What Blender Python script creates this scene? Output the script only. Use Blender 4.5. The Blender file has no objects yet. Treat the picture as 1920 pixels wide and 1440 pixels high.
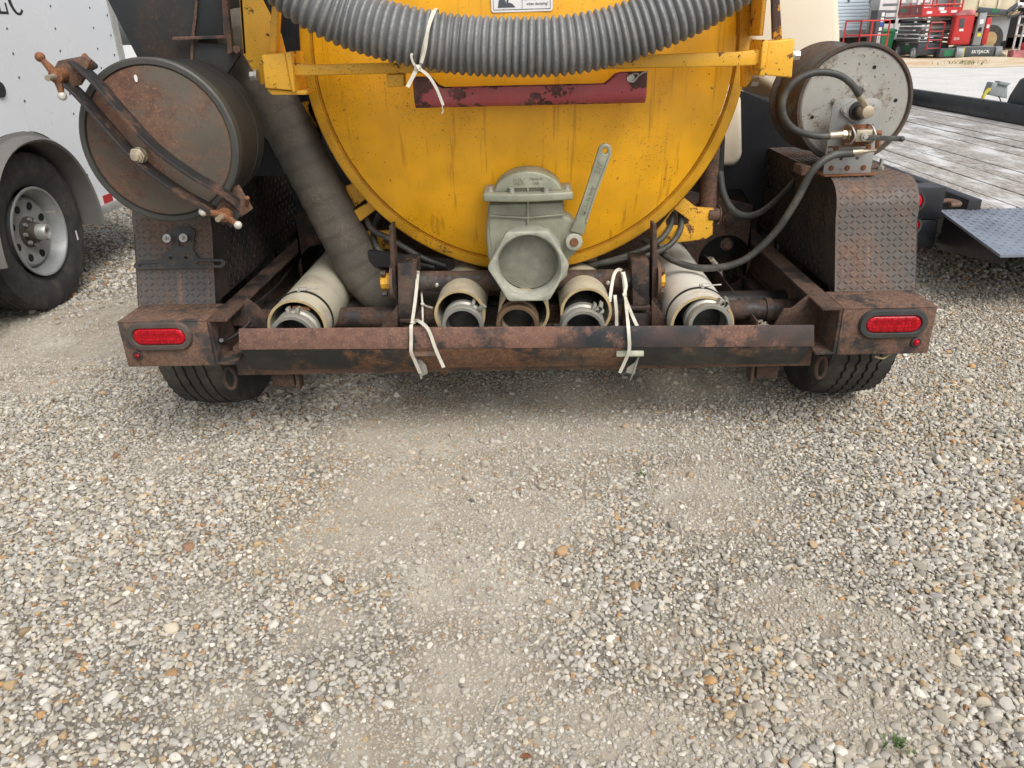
import bpy, bmesh, math, random
import numpy as np
from mathutils import Vector, Matrix, Euler
random.seed(7); rng = np.random.default_rng(11)
S = bpy.context.scene
C = S.collection
PI = math.pi
rad = math.radians

# ------------------------------------------------------------------ camera
FPX, PITCH, YAW, ROLL = 1434.769, .4302, .03, -.0288      # focal length in px of a 1920 px wide frame
CAM = Vector((.0314, -2.1802, 1.2468))
cy, sy, cp, sp, cr, sr = math.cos(YAW), math.sin(YAW), math.cos(PITCH), math.sin(PITCH), math.cos(ROLL), math.sin(ROLL)
FWD = Vector((-sy*cp, cy*cp, -sp)); _r = Vector((cy, sy, 0)); _u = _r.cross(FWD)
RGT = cr*_r + sr*_u; UPV = -sr*_r + cr*_u
cam = bpy.data.cameras.new('camera'); co = bpy.data.objects.new('camera', cam); C.objects.link(co)
co.matrix_world = Matrix(((RGT.x, UPV.x, -FWD.x, CAM.x), (RGT.y, UPV.y, -FWD.y, CAM.y), (RGT.z, UPV.z, -FWD.z, CAM.z), (0, 0, 0, 1)))
cam.sensor_width = 36; cam.sensor_fit = 'HORIZONTAL'; cam.lens = 36*FPX/1920
cam.clip_start = .05; cam.clip_end = 2000
S.camera = co

# ------------------------------------------------------------------ light
SUN_EL, SUN_AZ = rad(52), rad(148)        # azimuth measured clockwise from +Y: behind the photographer, to the right
w = bpy.data.worlds.new('World'); S.world = w; w.use_nodes = True
nt = w.node_tree; nt.nodes.clear()
sky = nt.nodes.new('ShaderNodeTexSky'); sky.sky_type = 'NISHITA'; sky.sun_disc = False
sky.sun_elevation = SUN_EL; sky.sun_rotation = SUN_AZ; sky.air_density = 1.0; sky.dust_density = 4.0; sky.ozone_density = 1.0
hs = nt.nodes.new('ShaderNodeHueSaturation'); hs.inputs['Saturation'].default_value = .35
bg = nt.nodes.new('ShaderNodeBackground'); bg.inputs['Strength'].default_value = .14
wo = nt.nodes.new('ShaderNodeOutputWorld')
nt.links.new(sky.outputs[0], hs.inputs['Color']); nt.links.new(hs.outputs[0], bg.inputs['Color']); nt.links.new(bg.outputs[0], wo.inputs['Surface'])
sl = bpy.data.lights.new('sun', 'SUN'); sl.energy = 1.45; sl.angle = rad(34); sl.color = (1, .97, .93)
so = bpy.data.objects.new('sun', sl); C.objects.link(so)
sdir = Vector((math.sin(SUN_AZ)*math.cos(SUN_EL), math.cos(SUN_AZ)*math.cos(SUN_EL), math.sin(SUN_EL)))
so.rotation_euler = sdir.to_track_quat('Z', 'Y').to_euler(); so.location = (0, -3, 8)
S.view_settings.view_transform = 'Standard'; S.view_settings.look = 'None'
S.view_settings.gamma = 1; S.view_settings.use_curve_mapping = False; S.view_settings.exposure = .4
S.render.engine = 'CYCLES'

# ------------------------------------------------------------------ helpers
def L(px, py, X=None, Y=None, Z=None):
    """world point seen at photo pixel (px,py) on the plane X=, Y= or Z="""
    d = FWD + RGT*((px-960)/FPX) - UPV*((py-720)/FPX)
    if X is not None: t = (X-CAM.x)/d.x
    elif Y is not None: t = (Y-CAM.y)/d.y
    else: t = (Z-CAM.z)/d.z
    return CAM + d*t
V = Vector

def BM(): return bmesh.new()
def box(bm, x0, x1, y0, y1, z0, z1, M=None):
    vs = [bm.verts.new(V((x, y, z)) if M is None else M @ V((x, y, z))) for x in (x0, x1) for y in (y0, y1) for z in (z0, z1)]
    for f in ((0, 1, 3, 2), (4, 6, 7, 5), (0, 4, 5, 1), (2, 3, 7, 6), (0, 2, 6, 4), (1, 5, 7, 3)):
        bm.faces.new([vs[i] for i in f])
    return vs
def bridge(bm, a, b, close=True):
    n = len(a)
    for i in range(n if close else n-1):
        j = (i+1) % n
        try: bm.faces.new((a[i], a[j], b[j], b[i]))
        except ValueError: pass
def frame_of(axis):
    a = V(axis).normalized(); t = V((0, 0, 1)) if abs(a.z) < .9 else V((1, 0, 0))
    u = t.cross(a).normalized(); v = a.cross(u)
    return a, u, v
def lathe(bm, prof, o, axis, seg=32, cap0=False, cap1=False, uv=None):
    """prof: list of (distance along the axis, radius)"""
    a, u, v = frame_of(axis) if uv is None else uv
    o = V(o); rings = []
    for (h, r) in prof:
        rings.append([bm.verts.new(o + a*h + (u*math.cos(2*PI*k/seg) + v*math.sin(2*PI*k/seg))*r) for k in range(seg)])
    for i in range(len(rings)-1): bridge(bm, rings[i], rings[i+1])
    if cap0: bm.faces.new(rings[0][::-1])
    if cap1: bm.faces.new(rings[-1])
    return rings
def cyl(bm, p0, p1, r, seg=16, r1=None):
    p0, p1 = V(p0), V(p1); d = p1-p0
    lathe(bm, [(0, r), (d.length, r if r1 is None else r1)], p0, d, seg, True, True)
def pipe(bm, p0, p1, ro, ri, seg=40):
    p0, p1 = V(p0), V(p1); l = (p1-p0).length
    lathe(bm, [(l, ri), (.0, ri), (0, ri), (0, ro), (l, ro)], p0, p1-p0, seg)
def hexa(bm, p0, p1, r): cyl(bm, p0, p1, r, 6)
def sphere(bm, c, r, u=14, v=9):
    bmesh.ops.create_uvsphere(bm, u_segments=u, v_segments=v, radius=r, matrix=Matrix.Translation(V(c)))
def spline(pts, n=10):
    """Catmull-Rom through the points"""
    pts = [V(p) for p in pts]; P = [2*pts[0]-pts[1]] + pts + [2*pts[-1]-pts[-2]]; out = []
    for i in range(1, len(P)-2):
        for k in range(n):
            t = k/n; a, b, c, d = P[i-1], P[i], P[i+1], P[i+2]
            out.append(.5*((2*b) + (c-a)*t + (2*a-5*b+4*c-d)*t*t + (3*b-a-3*c+d)*t**3))
    out.append(pts[-1]); return out
def resample(path, step):
    path = [V(p) for p in path]; s = [0]
    for i in range(1, len(path)): s.append(s[-1] + (path[i]-path[i-1]).length)
    n = max(2, int(s[-1]/step)); out = []; j = 0
    for k in range(n+1):
        q = s[-1]*k/n
        while j < len(s)-2 and s[j+1] < q: j += 1
        t = (q-s[j])/max(1e-9, s[j+1]-s[j]); out.append(path[j].lerp(path[j+1], t))
    return out
def sweep(bm, path, prof, up=(0, 0, 1), cap=True, scale=None):
    """prof: closed list of (across, along up); up re-orthogonalised at every point"""
    path = [V(p) for p in path]; rings = []
    for i, p in enumerate(path):
        t = (path[min(i+1, len(path)-1)] - path[max(i-1, 0)]).normalized()
        uu = V(up(i) if callable(up) else up); s = t.cross(uu)
        if s.length < 1e-5: s = t.cross(V((1, 0, 0)))
        s.normalize(); q = s.cross(t)
        k = 1 if scale is None else scale[i]
        rings.append([bm.verts.new(p + s*a*k + q*b*k) for a, b in prof])
    for i in range(len(rings)-1): bridge(bm, rings[i], rings[i+1])
    if cap: bm.faces.new(rings[0][::-1]); bm.faces.new(rings[-1])
def tube(bm, path, r, seg=10, cap=True):
    path = [V(p) for p in path]; n = len(path); rs = r if hasattr(r, '__len__') else [r]*n
    t0 = (path[1]-path[0]).normalized(); _, u, v = frame_of(t0); rings = []
    for i, p in enumerate(path):
        t = (path[min(i+1, n-1)] - path[max(i-1, 0)]).normalized()
        u = (u - t*u.dot(t)).normalized(); v = t.cross(u)
        rings.append([bm.verts.new(p + (u*math.cos(2*PI*k/seg) + v*math.sin(2*PI*k/seg))*rs[i]) for k in range(seg)])
    for i in range(n-1): bridge(bm, rings[i], rings[i+1])
    if cap: bm.faces.new(rings[0][::-1]); bm.faces.new(rings[-1])
def prism(bm, pts, d):
    """closed planar polygon of 3D points pushed along vector d"""
    d = V(d); a = [bm.verts.new(V(p)) for p in pts]; b = [bm.verts.new(V(p)+d) for p in pts]
    bm.faces.new(a[::-1]); bm.faces.new(b); bridge(bm, a, b)
def rrect(w, h, r, n=5):
    o = []
    for cx, cz, a0 in ((w/2-r, h/2-r, 0), (-w/2+r, h/2-r, 90), (-w/2+r, -h/2+r, 180), (w/2-r, -h/2+r, 270)):
        for k in range(n+1):
            a = rad(a0+90*k/n); o.append((cx+r*math.cos(a), cz+r*math.sin(a)))
    return o
def plate_holes(bm, outer, holes, y0, y1):
    """plate in the X-Z plane from y0 to y1 with real holes"""
    loops = [outer]+holes; edges = []
    tmp = bmesh.new()
    for lp in loops:
        vs = [tmp.verts.new((x, y0, z)) for x, z in lp]
        for i in range(len(vs)): edges.append(tmp.edges.new((vs[i], vs[(i+1) % len(vs)])))
    bmesh.ops.triangle_fill(tmp, use_beauty=True, use_dissolve=False, edges=edges)
    tmp.verts.index_update()
    a = [bm.verts.new(v.co) for v in tmp.verts]; b = [bm.verts.new((v.co.x, y1, v.co.z)) for v in tmp.verts]
    for f in tmp.faces:
        ids = [v.index for v in f.verts]
        bm.faces.new([a[i] for i in ids]); bm.faces.new([b[i] for i in ids[::-1]])
    for e in tmp.edges:
        if len(e.link_faces) == 1:
            i, j = e.verts[0].index, e.verts[1].index; bm.faces.new((a[i], a[j], b[j], b[i]))
    tmp.free()
def circ(cx, cz, r, n=16, a0=0): return [(cx+r*math.cos(a0+2*PI*k/n), cz+r*math.sin(a0+2*PI*k/n)) for k in range(n)]

def obj(name, bm, mat, parent=None, bev=0, ang=35, flat=False, seg=2):
    bmesh.ops.recalc_face_normals(bm, faces=bm.faces)
    if bev:
        ed = [e for e in bm.edges if len(e.link_faces) == 2 and e.calc_face_angle(0) > rad(30)]
        bmesh.ops.bevel(bm, geom=ed, offset=bev, offset_type='OFFSET', segments=seg, profile=.5, affect='EDGES', clamp_overlap=True)
    me = bpy.data.meshes.new(name); bm.to_mesh(me); bm.free()
    for mm in (mat if isinstance(mat, (list, tuple)) else [mat]): me.materials.append(mm)
    if not flat:
        me.polygons.foreach_set('use_smooth', [True]*len(me.polygons)); me.set_sharp_from_angle(angle=rad(ang))
    o = bpy.data.objects.new(name, me); C.objects.link(o)
    if parent is not None:
        o.parent = parent; o.matrix_parent_inverse = Matrix.Translation(-V(parent.get('_base', (0, 0, 0))))
    return o
def tag(o, label=None, cat=None, group=None, kind=None):
    if label: o['label'] = label
    if cat: o['category'] = cat
    if group: o['group'] = group
    if kind: o['kind'] = kind
    return o
ROOTS = []
def thing(name, loc, label, cat, group=None):
    o = bpy.data.objects.new(name, None); C.objects.link(o); o.location = loc; o.empty_display_size = .1
    o['_base'] = tuple(loc); ROOTS.append(o)
    return tag(o, label, cat, group)
def text(name, s, size, M, depth, mat, parent, spacing=1.0, bold=0, shear=0):
    cu = bpy.data.curves.new(name, 'FONT'); cu.body = s; cu.size = size; cu.extrude = depth; cu.align_x = 'CENTER'; cu.align_y = 'CENTER'
    cu.space_character = spacing; cu.offset = bold; cu.shear = shear; cu.resolution_u = 3
    t = bpy.data.objects.new(name, cu); C.objects.link(t)
    me = bpy.data.meshes.new_from_object(t.evaluated_get(bpy.context.evaluated_depsgraph_get()))
    bpy.data.objects.remove(t); me.transform(M); me.materials.clear(); me.materials.append(mat)
    o = bpy.data.objects.new(name, me); C.objects.link(o)
    if parent is not None:
        o.parent = parent; o.matrix_parent_inverse = Matrix.Translation(-V(parent.get('_base', (0, 0, 0))))
    return o
def basis(o, x, y):
    x = V(x).normalized(); y = V(y); y = (y - x*y.dot(x)).normalized(); z = x.cross(y); o = V(o)
    return Matrix(((x.x, y.x, z.x, o.x), (x.y, y.y, z.y, o.y), (x.z, y.z, z.z, o.z), (0, 0, 0, 1)))

# ------------------------------------------------------------------ materials
class NT:
    def __init__(s, name):
        s.m = bpy.data.materials.new(name); s.m.use_nodes = True; s.t = s.m.node_tree; s.t.nodes.clear()
        s.out = s.t.nodes.new('ShaderNodeOutputMaterial'); s.b = s.t.nodes.new('ShaderNodeBsdfPrincipled')
        s.t.links.new(s.b.outputs[0], s.out.inputs[0]); s.tc = s.t.nodes.new('ShaderNodeTexCoord')
    def set(s, sock, v):
        if isinstance(v, bpy.types.NodeSocket): s.t.links.new(v, sock)
        elif isinstance(v, (tuple, list)) and len(v) == 3 and sock.type == 'RGBA': sock.default_value = (*v, 1)
        else: sock.default_value = v
    def p(s, **k):
        for a, v in k.items(): s.set(s.b.inputs[a.replace('_', ' ')], v)
        return s
    def co(s, sc=None, kind='Object'):
        o = s.tc.outputs[kind]
        if sc is None: return o
        mp = s.t.nodes.new('ShaderNodeMapping'); s.t.links.new(o, mp.inputs[0]); mp.inputs['Scale'].default_value = sc; return mp.outputs[0]
    def noise(s, scale, det=6, rough=.6, co=None, dist=0, off=0):
        n = s.t.nodes.new('ShaderNodeTexNoise'); n.inputs['Scale'].default_value = scale; n.inputs['Detail'].default_value = det
        n.inputs['Roughness'].default_value = rough; n.inputs['Distortion'].default_value = dist
        c = co if co is not None else s.co()
        if off:
            mp = s.t.nodes.new('ShaderNodeMapping'); s.t.links.new(c, mp.inputs[0]); mp.inputs['Location'].default_value = (off, off*.7, off*1.3); c = mp.outputs[0]
        s.t.links.new(c, n.inputs['Vector']); return n.outputs[0]
    def vor(s, scale, co=None, feat='F1', out=0, rnd=1):
        n = s.t.nodes.new('ShaderNodeTexVoronoi'); n.feature = feat; n.inputs['Scale'].default_value = scale; n.inputs['Randomness'].default_value = rnd
        s.t.links.new(co if co is not None else s.co(), n.inputs['Vector']); return n.outputs[out]
    def step(s, v, a, b, lo=0., hi=1.):
        n = s.t.nodes.new('ShaderNodeMapRange'); n.interpolation_type = 'SMOOTHSTEP'; s.set(n.inputs[0], v)
        n.inputs[1].default_value = a; n.inputs[2].default_value = b; n.inputs[3].default_value = lo; n.inputs[4].default_value = hi; return n.outputs[0]
    def mix(s, f, a, b, mode='MIX'):
        n = s.t.nodes.new('ShaderNodeMix'); n.data_type = 'RGBA'; n.blend_type = mode
        s.set(n.inputs[0], f); s.set(n.inputs[6], a); s.set(n.inputs[7], b); return n.outputs[2]
    def math(s, op, a, b=0.):
        n = s.t.nodes.new('ShaderNodeMath'); n.operation = op; s.set(n.inputs[0], a); s.set(n.inputs[1], b); return n.outputs[0]
    def bump(s, h, strength=.3, dist=.002, normal=None):
        n = s.t.nodes.new('ShaderNodeBump'); n.inputs['Strength'].default_value = strength; n.inputs['Distance'].default_value = dist
        s.set(n.inputs['Height'], h)
        if normal is not None: s.set(n.inputs['Normal'], normal)
        s.set(s.b.inputs['Normal'], n.outputs[0]); return n.outputs[0]
    def edge(s, radius=.006):
        bv = s.t.nodes.new('ShaderNodeBevel'); bv.samples = 4; bv.inputs[0].default_value = radius
        ge = s.t.nodes.new('ShaderNodeNewGeometry'); d = s.t.nodes.new('ShaderNodeVectorMath'); d.operation = 'DOT_PRODUCT'
        s.t.links.new(bv.outputs[0], d.inputs[0]); s.t.links.new(ge.outputs['Normal'], d.inputs[1]); return d.outputs['Value']
    def upness(s):
        ge = s.t.nodes.new('ShaderNodeNewGeometry'); sx = s.t.nodes.new('ShaderNodeSeparateXYZ'); s.t.links.new(ge.outputs['Normal'], sx.inputs[0]); return sx.outputs[2]

def worn(name, paint, rust=(.17, .07, .03), rust2=(.07, .035, .022), amt=.5, soft=.05, scale=7, rough=.55, metal=0., speck=0., streak=0., dust=.0,
         edge=0., bump=.35, var=.25, scratch=0., off=0, dustc=(.33, .28, .21), coat=0., bias=None, rstreak=0., chips=0.):
    """paint over rust: amt is the noise level above which the metal has rusted"""
    n = NT(name)
    big = n.noise(scale, 9, .68, off=off+.3); fine = n.noise(scale*9, 5, .6, off=off+2); tint = n.noise(scale*.5, 3, .5, off=off+5)
    pc = n.mix(n.step(tint, .35, .65), paint, tuple(c*(1-var) for c in paint))
    rc = n.mix(n.step(fine, .35, .65), rust, rust2)
    rc = n.mix(n.step(n.noise(scale*30, 3, .6, off=off+8), .55, .75), rc, tuple(min(1, c*2.1) for c in rust))
    if bias:      # worn unevenly along the piece: list of (x0, x1, change)
        sx = n.t.nodes.new('ShaderNodeSeparateXYZ'); n.t.links.new(n.co(), sx.inputs[0])
        for b0, b1, dv in bias: big = n.math('ADD', big, n.step(sx.outputs[0], b0, b1, 0, dv))
    m = n.step(n.math('ADD', big, n.math('MULTIPLY', n.math('SUBTRACT', fine, .5), .12)), amt-soft, amt+soft)
    if edge:
        e = n.edge(.009); ew = n.step(n.math('ADD', e, n.math('MULTIPLY', fine, .5)), 1.0, 1.12, edge, 0.)
        m = n.math('MAXIMUM', m, ew)
    if chips:     # scattered larger paint chips down to rust
        v = n.vor(6.2, co=n.co((1, .25, 1))); m = n.math('MAXIMUM', m, n.step(n.math('ADD', v, n.math('MULTIPLY', n.noise(75, 4, .6, off=off+31), .22)), .135, .15, chips, 0.))
    if speck:
        sn = n.noise(85, 3, .6, off=off+4); lo = n.noise(5, 3, .5, off=off+6)
        m = n.math('MAXIMUM', m, n.step(n.math('ADD', sn, n.math('MULTIPLY', lo, .3)), .93-speck*.1, .95-speck*.1))
        s2 = n.noise(230, 2, .5, off=off+14); m = n.math('MAXIMUM', m, n.step(n.math('ADD', s2, n.math('MULTIPLY', n.noise(3, 3, .5, off=off+16), .55)), 1.03-speck*.08, 1.06-speck*.08, 0, .8))
    c = n.mix(m, pc, rc)
    if streak:
        sn = n.noise(1, 4, .6, n.co((52, 20, 1.3)), off=off+1); c = n.mix(n.step(sn, .585, .68, 0, streak), c, (paint[0]*.34, paint[1]*.30, paint[2]*1.2))
    if rstreak:   # rust that has run down from the top edge
        sn = n.noise(1, 4, .6, n.co((24, 1.4, 1.1)), off=off+21); m = n.math('MAXIMUM', m, n.step(sn, .60, .68, 0, rstreak)); c = n.mix(n.step(sn, .60, .68, 0, rstreak), c, tuple(min(1, q*1.5) for q in rust))
    if scratch:
        sn = n.noise(1, 4, .7, n.co((9, 9, 160)), off=off+1); c = n.mix(n.step(sn, .66, .72, 0, scratch), c, (.34, .31, .27))
    if dust:
        dn = n.noise(3.5, 7, .65, off=off+9); c = n.mix(n.step(dn, .42, .75, 0, dust), c, dustc)
    r = n.math('ADD', n.math('MULTIPLY', m, .9-rough), n.math('ADD', rough, n.math('MULTIPLY', n.math('SUBTRACT', fine, .5), .25)))
    n.p(Base_Color=c, Roughness=r, Metallic=metal)
    if coat: n.p(Coat_Weight=coat, Coat_Roughness=.25)
    n.bump(n.math('ADD', n.math('MULTIPLY', m, n.math('ADD', fine, .25)), n.math('MULTIPLY', n.noise(scale*25, 4, .6), .35)), bump, .0022)
    return n.m
def plain(name, col, rough=.6, metal=0., var=.2, scale=12, bump=.15, bscale=120, dist=.001, dirt=0., dirtc=(.12, .1, .08), dscale=6, spec=.5, off=0):
    n = NT(name); a = n.noise(scale, 6, .6, off=off)
    c = n.mix(n.step(a, .3, .7), col, tuple(q*(1-var) for q in col))
    if dirt: c = n.mix(n.step(n.noise(dscale, 8, .68, off=off+3), .45, .72, 0, dirt), c, dirtc)
    n.p(Base_Color=c, Roughness=n.step(a, .2, .8, max(.05, rough-.12), min(1, rough+.1)), Metallic=metal, Specular_IOR_Level=spec)
    n.bump(n.noise(bscale, 5, .6), bump, dist); return n.m
MT = {}
MT['yellow'] = worn('yellow_tank_paint', (.88, .425, .010), rust=(.16, .06, .02), rust2=(.06, .028, .015), amt=.705, soft=.012, scale=19, rough=.4, speck=.7, streak=.42, chips=1.0, dust=.22, dustc=(.50, .29, .05), bump=.18, var=.14)
MT['yellow_worn'] = worn('chipped_yellow_paint', (.82, .43, .03), rust=(.20, .085, .035), rust2=(.085, .045, .028), amt=.60, soft=.012, scale=22, rough=.45, speck=.9, edge=.95, dust=.12, dustc=(.55, .34, .09), bump=.35, var=.10)
MT['yellow_rim'] = worn('tank_rim_paint', (.72, .36, .014), rust=(.17, .065, .025), amt=.67, soft=.02, scale=16, rough=.42, speck=.8, edge=.35, dust=.35, dustc=(.4, .24, .08), bump=.25)
MT['rust'] = worn('brown_rusty_steel', (.036, .034, .034), rust=(.165, .09, .057), rust2=(.088, .053, .038), amt=.45, soft=.06, scale=11, rough=.5, dust=.38, dustc=(.20, .14, .10), bump=.55)
MT['rust_dark_shaded'] = worn('dark_shaded_rust', (.022, .021, .021), rust=(.095, .052, .034), rust2=(.05, .031, .023), amt=.46, soft=.07, scale=11, rough=.55, dust=.25, dustc=(.11, .08, .055), bump=.55)  # rust copy darkened for the shade inside the frame; also dark arms, loops
MT['bumper_up'] = worn('bumper_purple_rust', (.03, .036, .042), rust=(.205, .112, .08), rust2=(.135, .077, .06), amt=.44, soft=.045, scale=5.5, rough=.5, dust=.4, dustc=(.24, .12, .07), bump=.5, off=.18, bias=[(-.2, -.3, .06), (-.05, .22, -.095)])
MT['bumper_low'] = worn('bumper_black_paint', (.022, .024, .024), rust=(.19, .095, .048), rust2=(.11, .058, .033), amt=.56, soft=.05, scale=6, rough=.55, dust=.18, scratch=.25, bump=.6, off=1.4, bias=[(-.42, -.25, .14), (.12, .3, -.14)])
MT['black'] = worn('black_frame_paint', (.018, .018, .019), rust=(.055, .033, .024), rust2=(.035, .024, .018), amt=.55, soft=.08, scale=6, rough=.5, dust=.25, dustc=(.085, .07, .055), bump=.3)
MT['black_bar'] = worn('black_bar_rusty_edges', (.022, .023, .024), rust=(.12, .06, .035), rust2=(.07, .04, .028), amt=.56, soft=.06, scale=12, rough=.5, edge=.9, dust=.25, dustc=(.085, .07, .055), bump=.3)
MT['bracket_black'] = worn('scuffed_bracket_paint', (.028, .029, .03), rust=(.10, .085, .065), rust2=(.07, .055, .045), amt=.58, soft=.05, scale=30, rough=.45, edge=.9, dust=.3, dustc=(.14, .125, .10), bump=.3)
MT['black_clean'] = worn('black_bulkhead_paint', (.012, .014, .019), rust=(.05, .03, .022), amt=.68, soft=.06, scale=5, rough=.42, speck=.4, dust=.15, dustc=(.07, .06, .05), bump=.2)
MT['hopper'] = worn('dull_black_box_paint', (.024, .028, .030), rust=(.06, .038, .026), rust2=(.042, .03, .024), amt=.60, soft=.10, scale=3, rough=.6, dust=.2, dustc=(.11, .095, .08), bump=.25)
MT['canrim'] = plain('grey_lid_rim', (.07, .069, .06), .55, .1, .3, 8, .2, 120, .001, .4, (.05, .045, .035), 6)
MT['canlid'] = worn('rusty_canister_lid', (.115, .095, .07), rust=(.165, .082, .048), rust2=(.10, .05, .036), amt=.47, soft=.10, scale=6, rough=.55, speck=.7, dust=.3, dustc=(.15, .125, .095), bump=.3, var=.35)
MT['canister'] = worn('dark_canister_steel', (.034, .034, .031), rust=(.06, .045, .033), amt=.66, soft=.1, scale=5, rough=.5, dust=.2, dustc=(.075, .07, .055), bump=.2)
MT['fender'] = worn('tread_plate_black', (.085, .08, .076), rust=(.16, .095, .065), rust2=(.11, .07, .052), amt=.53, soft=.12, scale=5, rough=.5, rstreak=.75, dust=.35, dustc=(.19, .13, .09), bump=.35, var=.3)
MT['fender_in'] = worn('fender_inner_shaded', (.02, .019, .019), rust=(.05, .032, .024), rust2=(.032, .023, .019), amt=.55, soft=.1, scale=6, rough=.6, dust=.2, dustc=(.07, .055, .045), bump=.3)  # inner wall colour darkened for the shade between fender and tank
MT['red'] = worn('faded_red_paint', (.42, .075, .085), rust=(.075, .035, .03), rust2=(.045, .025, .022), amt=.53, soft=.012, scale=10, rough=.5, dust=.85, dustc=(.38, .17, .15), bump=.5, off=.9, bias=[(-.25, -.33, .10), (.30, .36, .06)])
MT['shaft'] = worn('hinge_shaft_paint', (.015, .015, .017), rust=(.085, .045, .03), rust2=(.05, .03, .022), amt=.47, soft=.03, scale=10, rough=.45, dust=.25, bump=.5)
MT['rust_orange'] = worn('bright_surface_rust', (.12, .06, .04), rust=(.26, .105, .04), rust2=(.12, .05, .025), amt=.40, soft=.1, scale=25, rough=.7, bump=.6)
MT['alu'] = plain('cast_aluminium', (.33, .335, .245), .55, .2, .3, 14, .45, 260, .0012, .45, (.25, .245, .175), 9)
MT['alu_disc'] = plain('valve_gate_metal', (.30, .30, .235), .5, .2, .3, 22, .5, 200, .001, .5, (.20, .17, .12), 14)
MT['alu_worn'] = plain('salted_flange_metal', (.43, .43, .345), .6, .15, .35, 25, .6, 160, .0015, .5, (.26, .25, .2), 11)
MT['pvc'] = plain('dirty_pvc', (.56, .52, .40), .45, 0, .15, 6, .1, 90, .001, .75, (.25, .21, .14), 7)
MT['pvc_white'] = plain('pale_pvc', (.72, .70, .62), .42, 0, .1, 6, .1, 90, .001, .55, (.3, .25, .16), 6, off=3)
MT['pvc_edge'] = plain('cut_pvc_edge', (.5, .38, .2), .6, 0, .3, 20)
MT['coupling'] = plain('coupling_aluminium', (.40, .39, .34), .5, .45, .25, 16, .35, 160, .001, .5, (.2, .18, .14), 12)
MT['bore'] = plain('coupling_bore', (.26, .24, .20), .6, .1, .3, 12, .2, 100, .001, .5, (.12, .10, .075), 9)
MT['coupling_rust'] = plain('brown_coupling', (.20, .13, .075), .6, .3, .4, 16, .4, 160, .001, .5, (.10, .055, .03), 12)
MT['hose_grey'] = plain('grey_corrugated_pvc', (.185, .19, .185), .5, 0, .15, 5, .25, 150, .001, .55, (.27, .262, .24), 20)
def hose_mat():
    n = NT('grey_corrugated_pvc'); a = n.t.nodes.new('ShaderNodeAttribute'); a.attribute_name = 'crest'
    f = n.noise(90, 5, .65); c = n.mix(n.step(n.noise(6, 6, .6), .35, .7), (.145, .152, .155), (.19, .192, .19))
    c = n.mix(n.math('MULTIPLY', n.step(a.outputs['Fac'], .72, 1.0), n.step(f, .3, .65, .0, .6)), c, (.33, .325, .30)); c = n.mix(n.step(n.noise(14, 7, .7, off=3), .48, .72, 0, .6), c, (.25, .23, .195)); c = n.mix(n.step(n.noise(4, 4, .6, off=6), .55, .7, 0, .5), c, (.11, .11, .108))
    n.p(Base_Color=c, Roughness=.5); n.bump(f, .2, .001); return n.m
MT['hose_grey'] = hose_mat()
MT['hose_rubber'] = worn('wrapped_rubber', (.085, .075, .06), rust=(.13, .112, .088), rust2=(.10, .088, .07), amt=.52, soft=.18, scale=5, rough=.75, dust=.5, dustc=(.19, .165, .125), bump=.35, scratch=.2)
MT['hyd'] = plain('hydraulic_hose_rubber', (.05, .05, .045), .55, 0, .3, 20, .3, 200, .001, .6, (.17, .16, .13), 9)
MT['tie'] = plain('white_nylon', (.68, .655, .55), .5, 0, .15, 30, .1, 300, .0005, .6, (.42, .36, .24), 18)
MT['brass'] = plain('plated_fitting', (.55, .48, .36), .4, .6, .3, 40, .2, 200, .0005, .4, (.3, .2, .1), 20)
MT['zinc'] = plain('zinc_bolt', (.55, .53, .48), .4, .6, .3, 40, .2, 200, .0005, .4, (.25, .2, .14), 30)
MT['galv'] = worn('galvanised_disc', (.37, .36, .325), rust=(.19, .13, .075), rust2=(.10, .06, .035), amt=.595, soft=.08, scale=13, rough=.5, metal=.2, speck=1.2, dust=.35, dustc=(.30, .28, .24), bump=.2, var=.2)
MT['bracket'] = worn('galvanised_bracket', (.35, .35, .33), rust=(.21, .10, .045), rust2=(.12, .06, .03), amt=.64, soft=.06, scale=11, rough=.5, metal=.25, speck=.4, dust=.35, dustc=(.29, .25, .19), bump=.2, off=2.2)
MT['reelrim'] = worn('reel_drum_paint', (.045, .042, .038), rust=(.085, .058, .044), amt=.5, soft=.1, scale=10, rough=.5, speck=.8, dust=.3, dustc=(.16, .13, .10), bump=.3)
MT['silver'] = plain('whitened_ball', (.60, .58, .52), .5, .1, .2, 60, .2, 300, .0006, .4, (.35, .3, .22), 60)
MT['rubber'] = plain('tyre_rubber', (.034, .034, .035), .75, 0, .3, 10, .25, 180, .001, .65, (.10, .09, .07), 8)
MT['rubber_dusty'] = plain('dusty_tyre_tread', (.052, .05, .047), .85, 0, .3, 10, .35, 160, .0015, .8, (.14, .125, .10), 5)
MT['grommet_dusty'] = plain('rust_dusted_grommet', (.075, .06, .05), .75, 0, .3, 20, .3, 200, .001, .6, (.13, .095, .07), 14)
MT['grommet'] = plain('rubber_grommet', (.038, .038, .036), .7, 0, .2, 20, .2, 200, .001, .4, (.09, .08, .06), 10)
def lens_mat(name, c):
    n = NT(name); gx = n.noise(70, 2, .5); v = n.vor(95, feat='F1', rnd=.25)
    n.p(Base_Color=n.mix(n.step(v, .1, .8), c, tuple(q*.45 for q in c)), Roughness=.18, Specular_IOR_Level=.35, Coat_Weight=.12, Coat_Roughness=.12)
    n.bump(v, .35, .002); return n.m
MT['lens'] = lens_mat('red_lens', (.58, .006, .018))
MT['lens_dark'] = lens_mat('dark_red_lens', (.22, .006, .012))
MT['enc_white'] = plain('white_aluminium_skin', (.72, .755, .79), .28, 0, .05, 1.5, .05, 3, .004, .18, (.60, .63, .66), 2)
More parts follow.
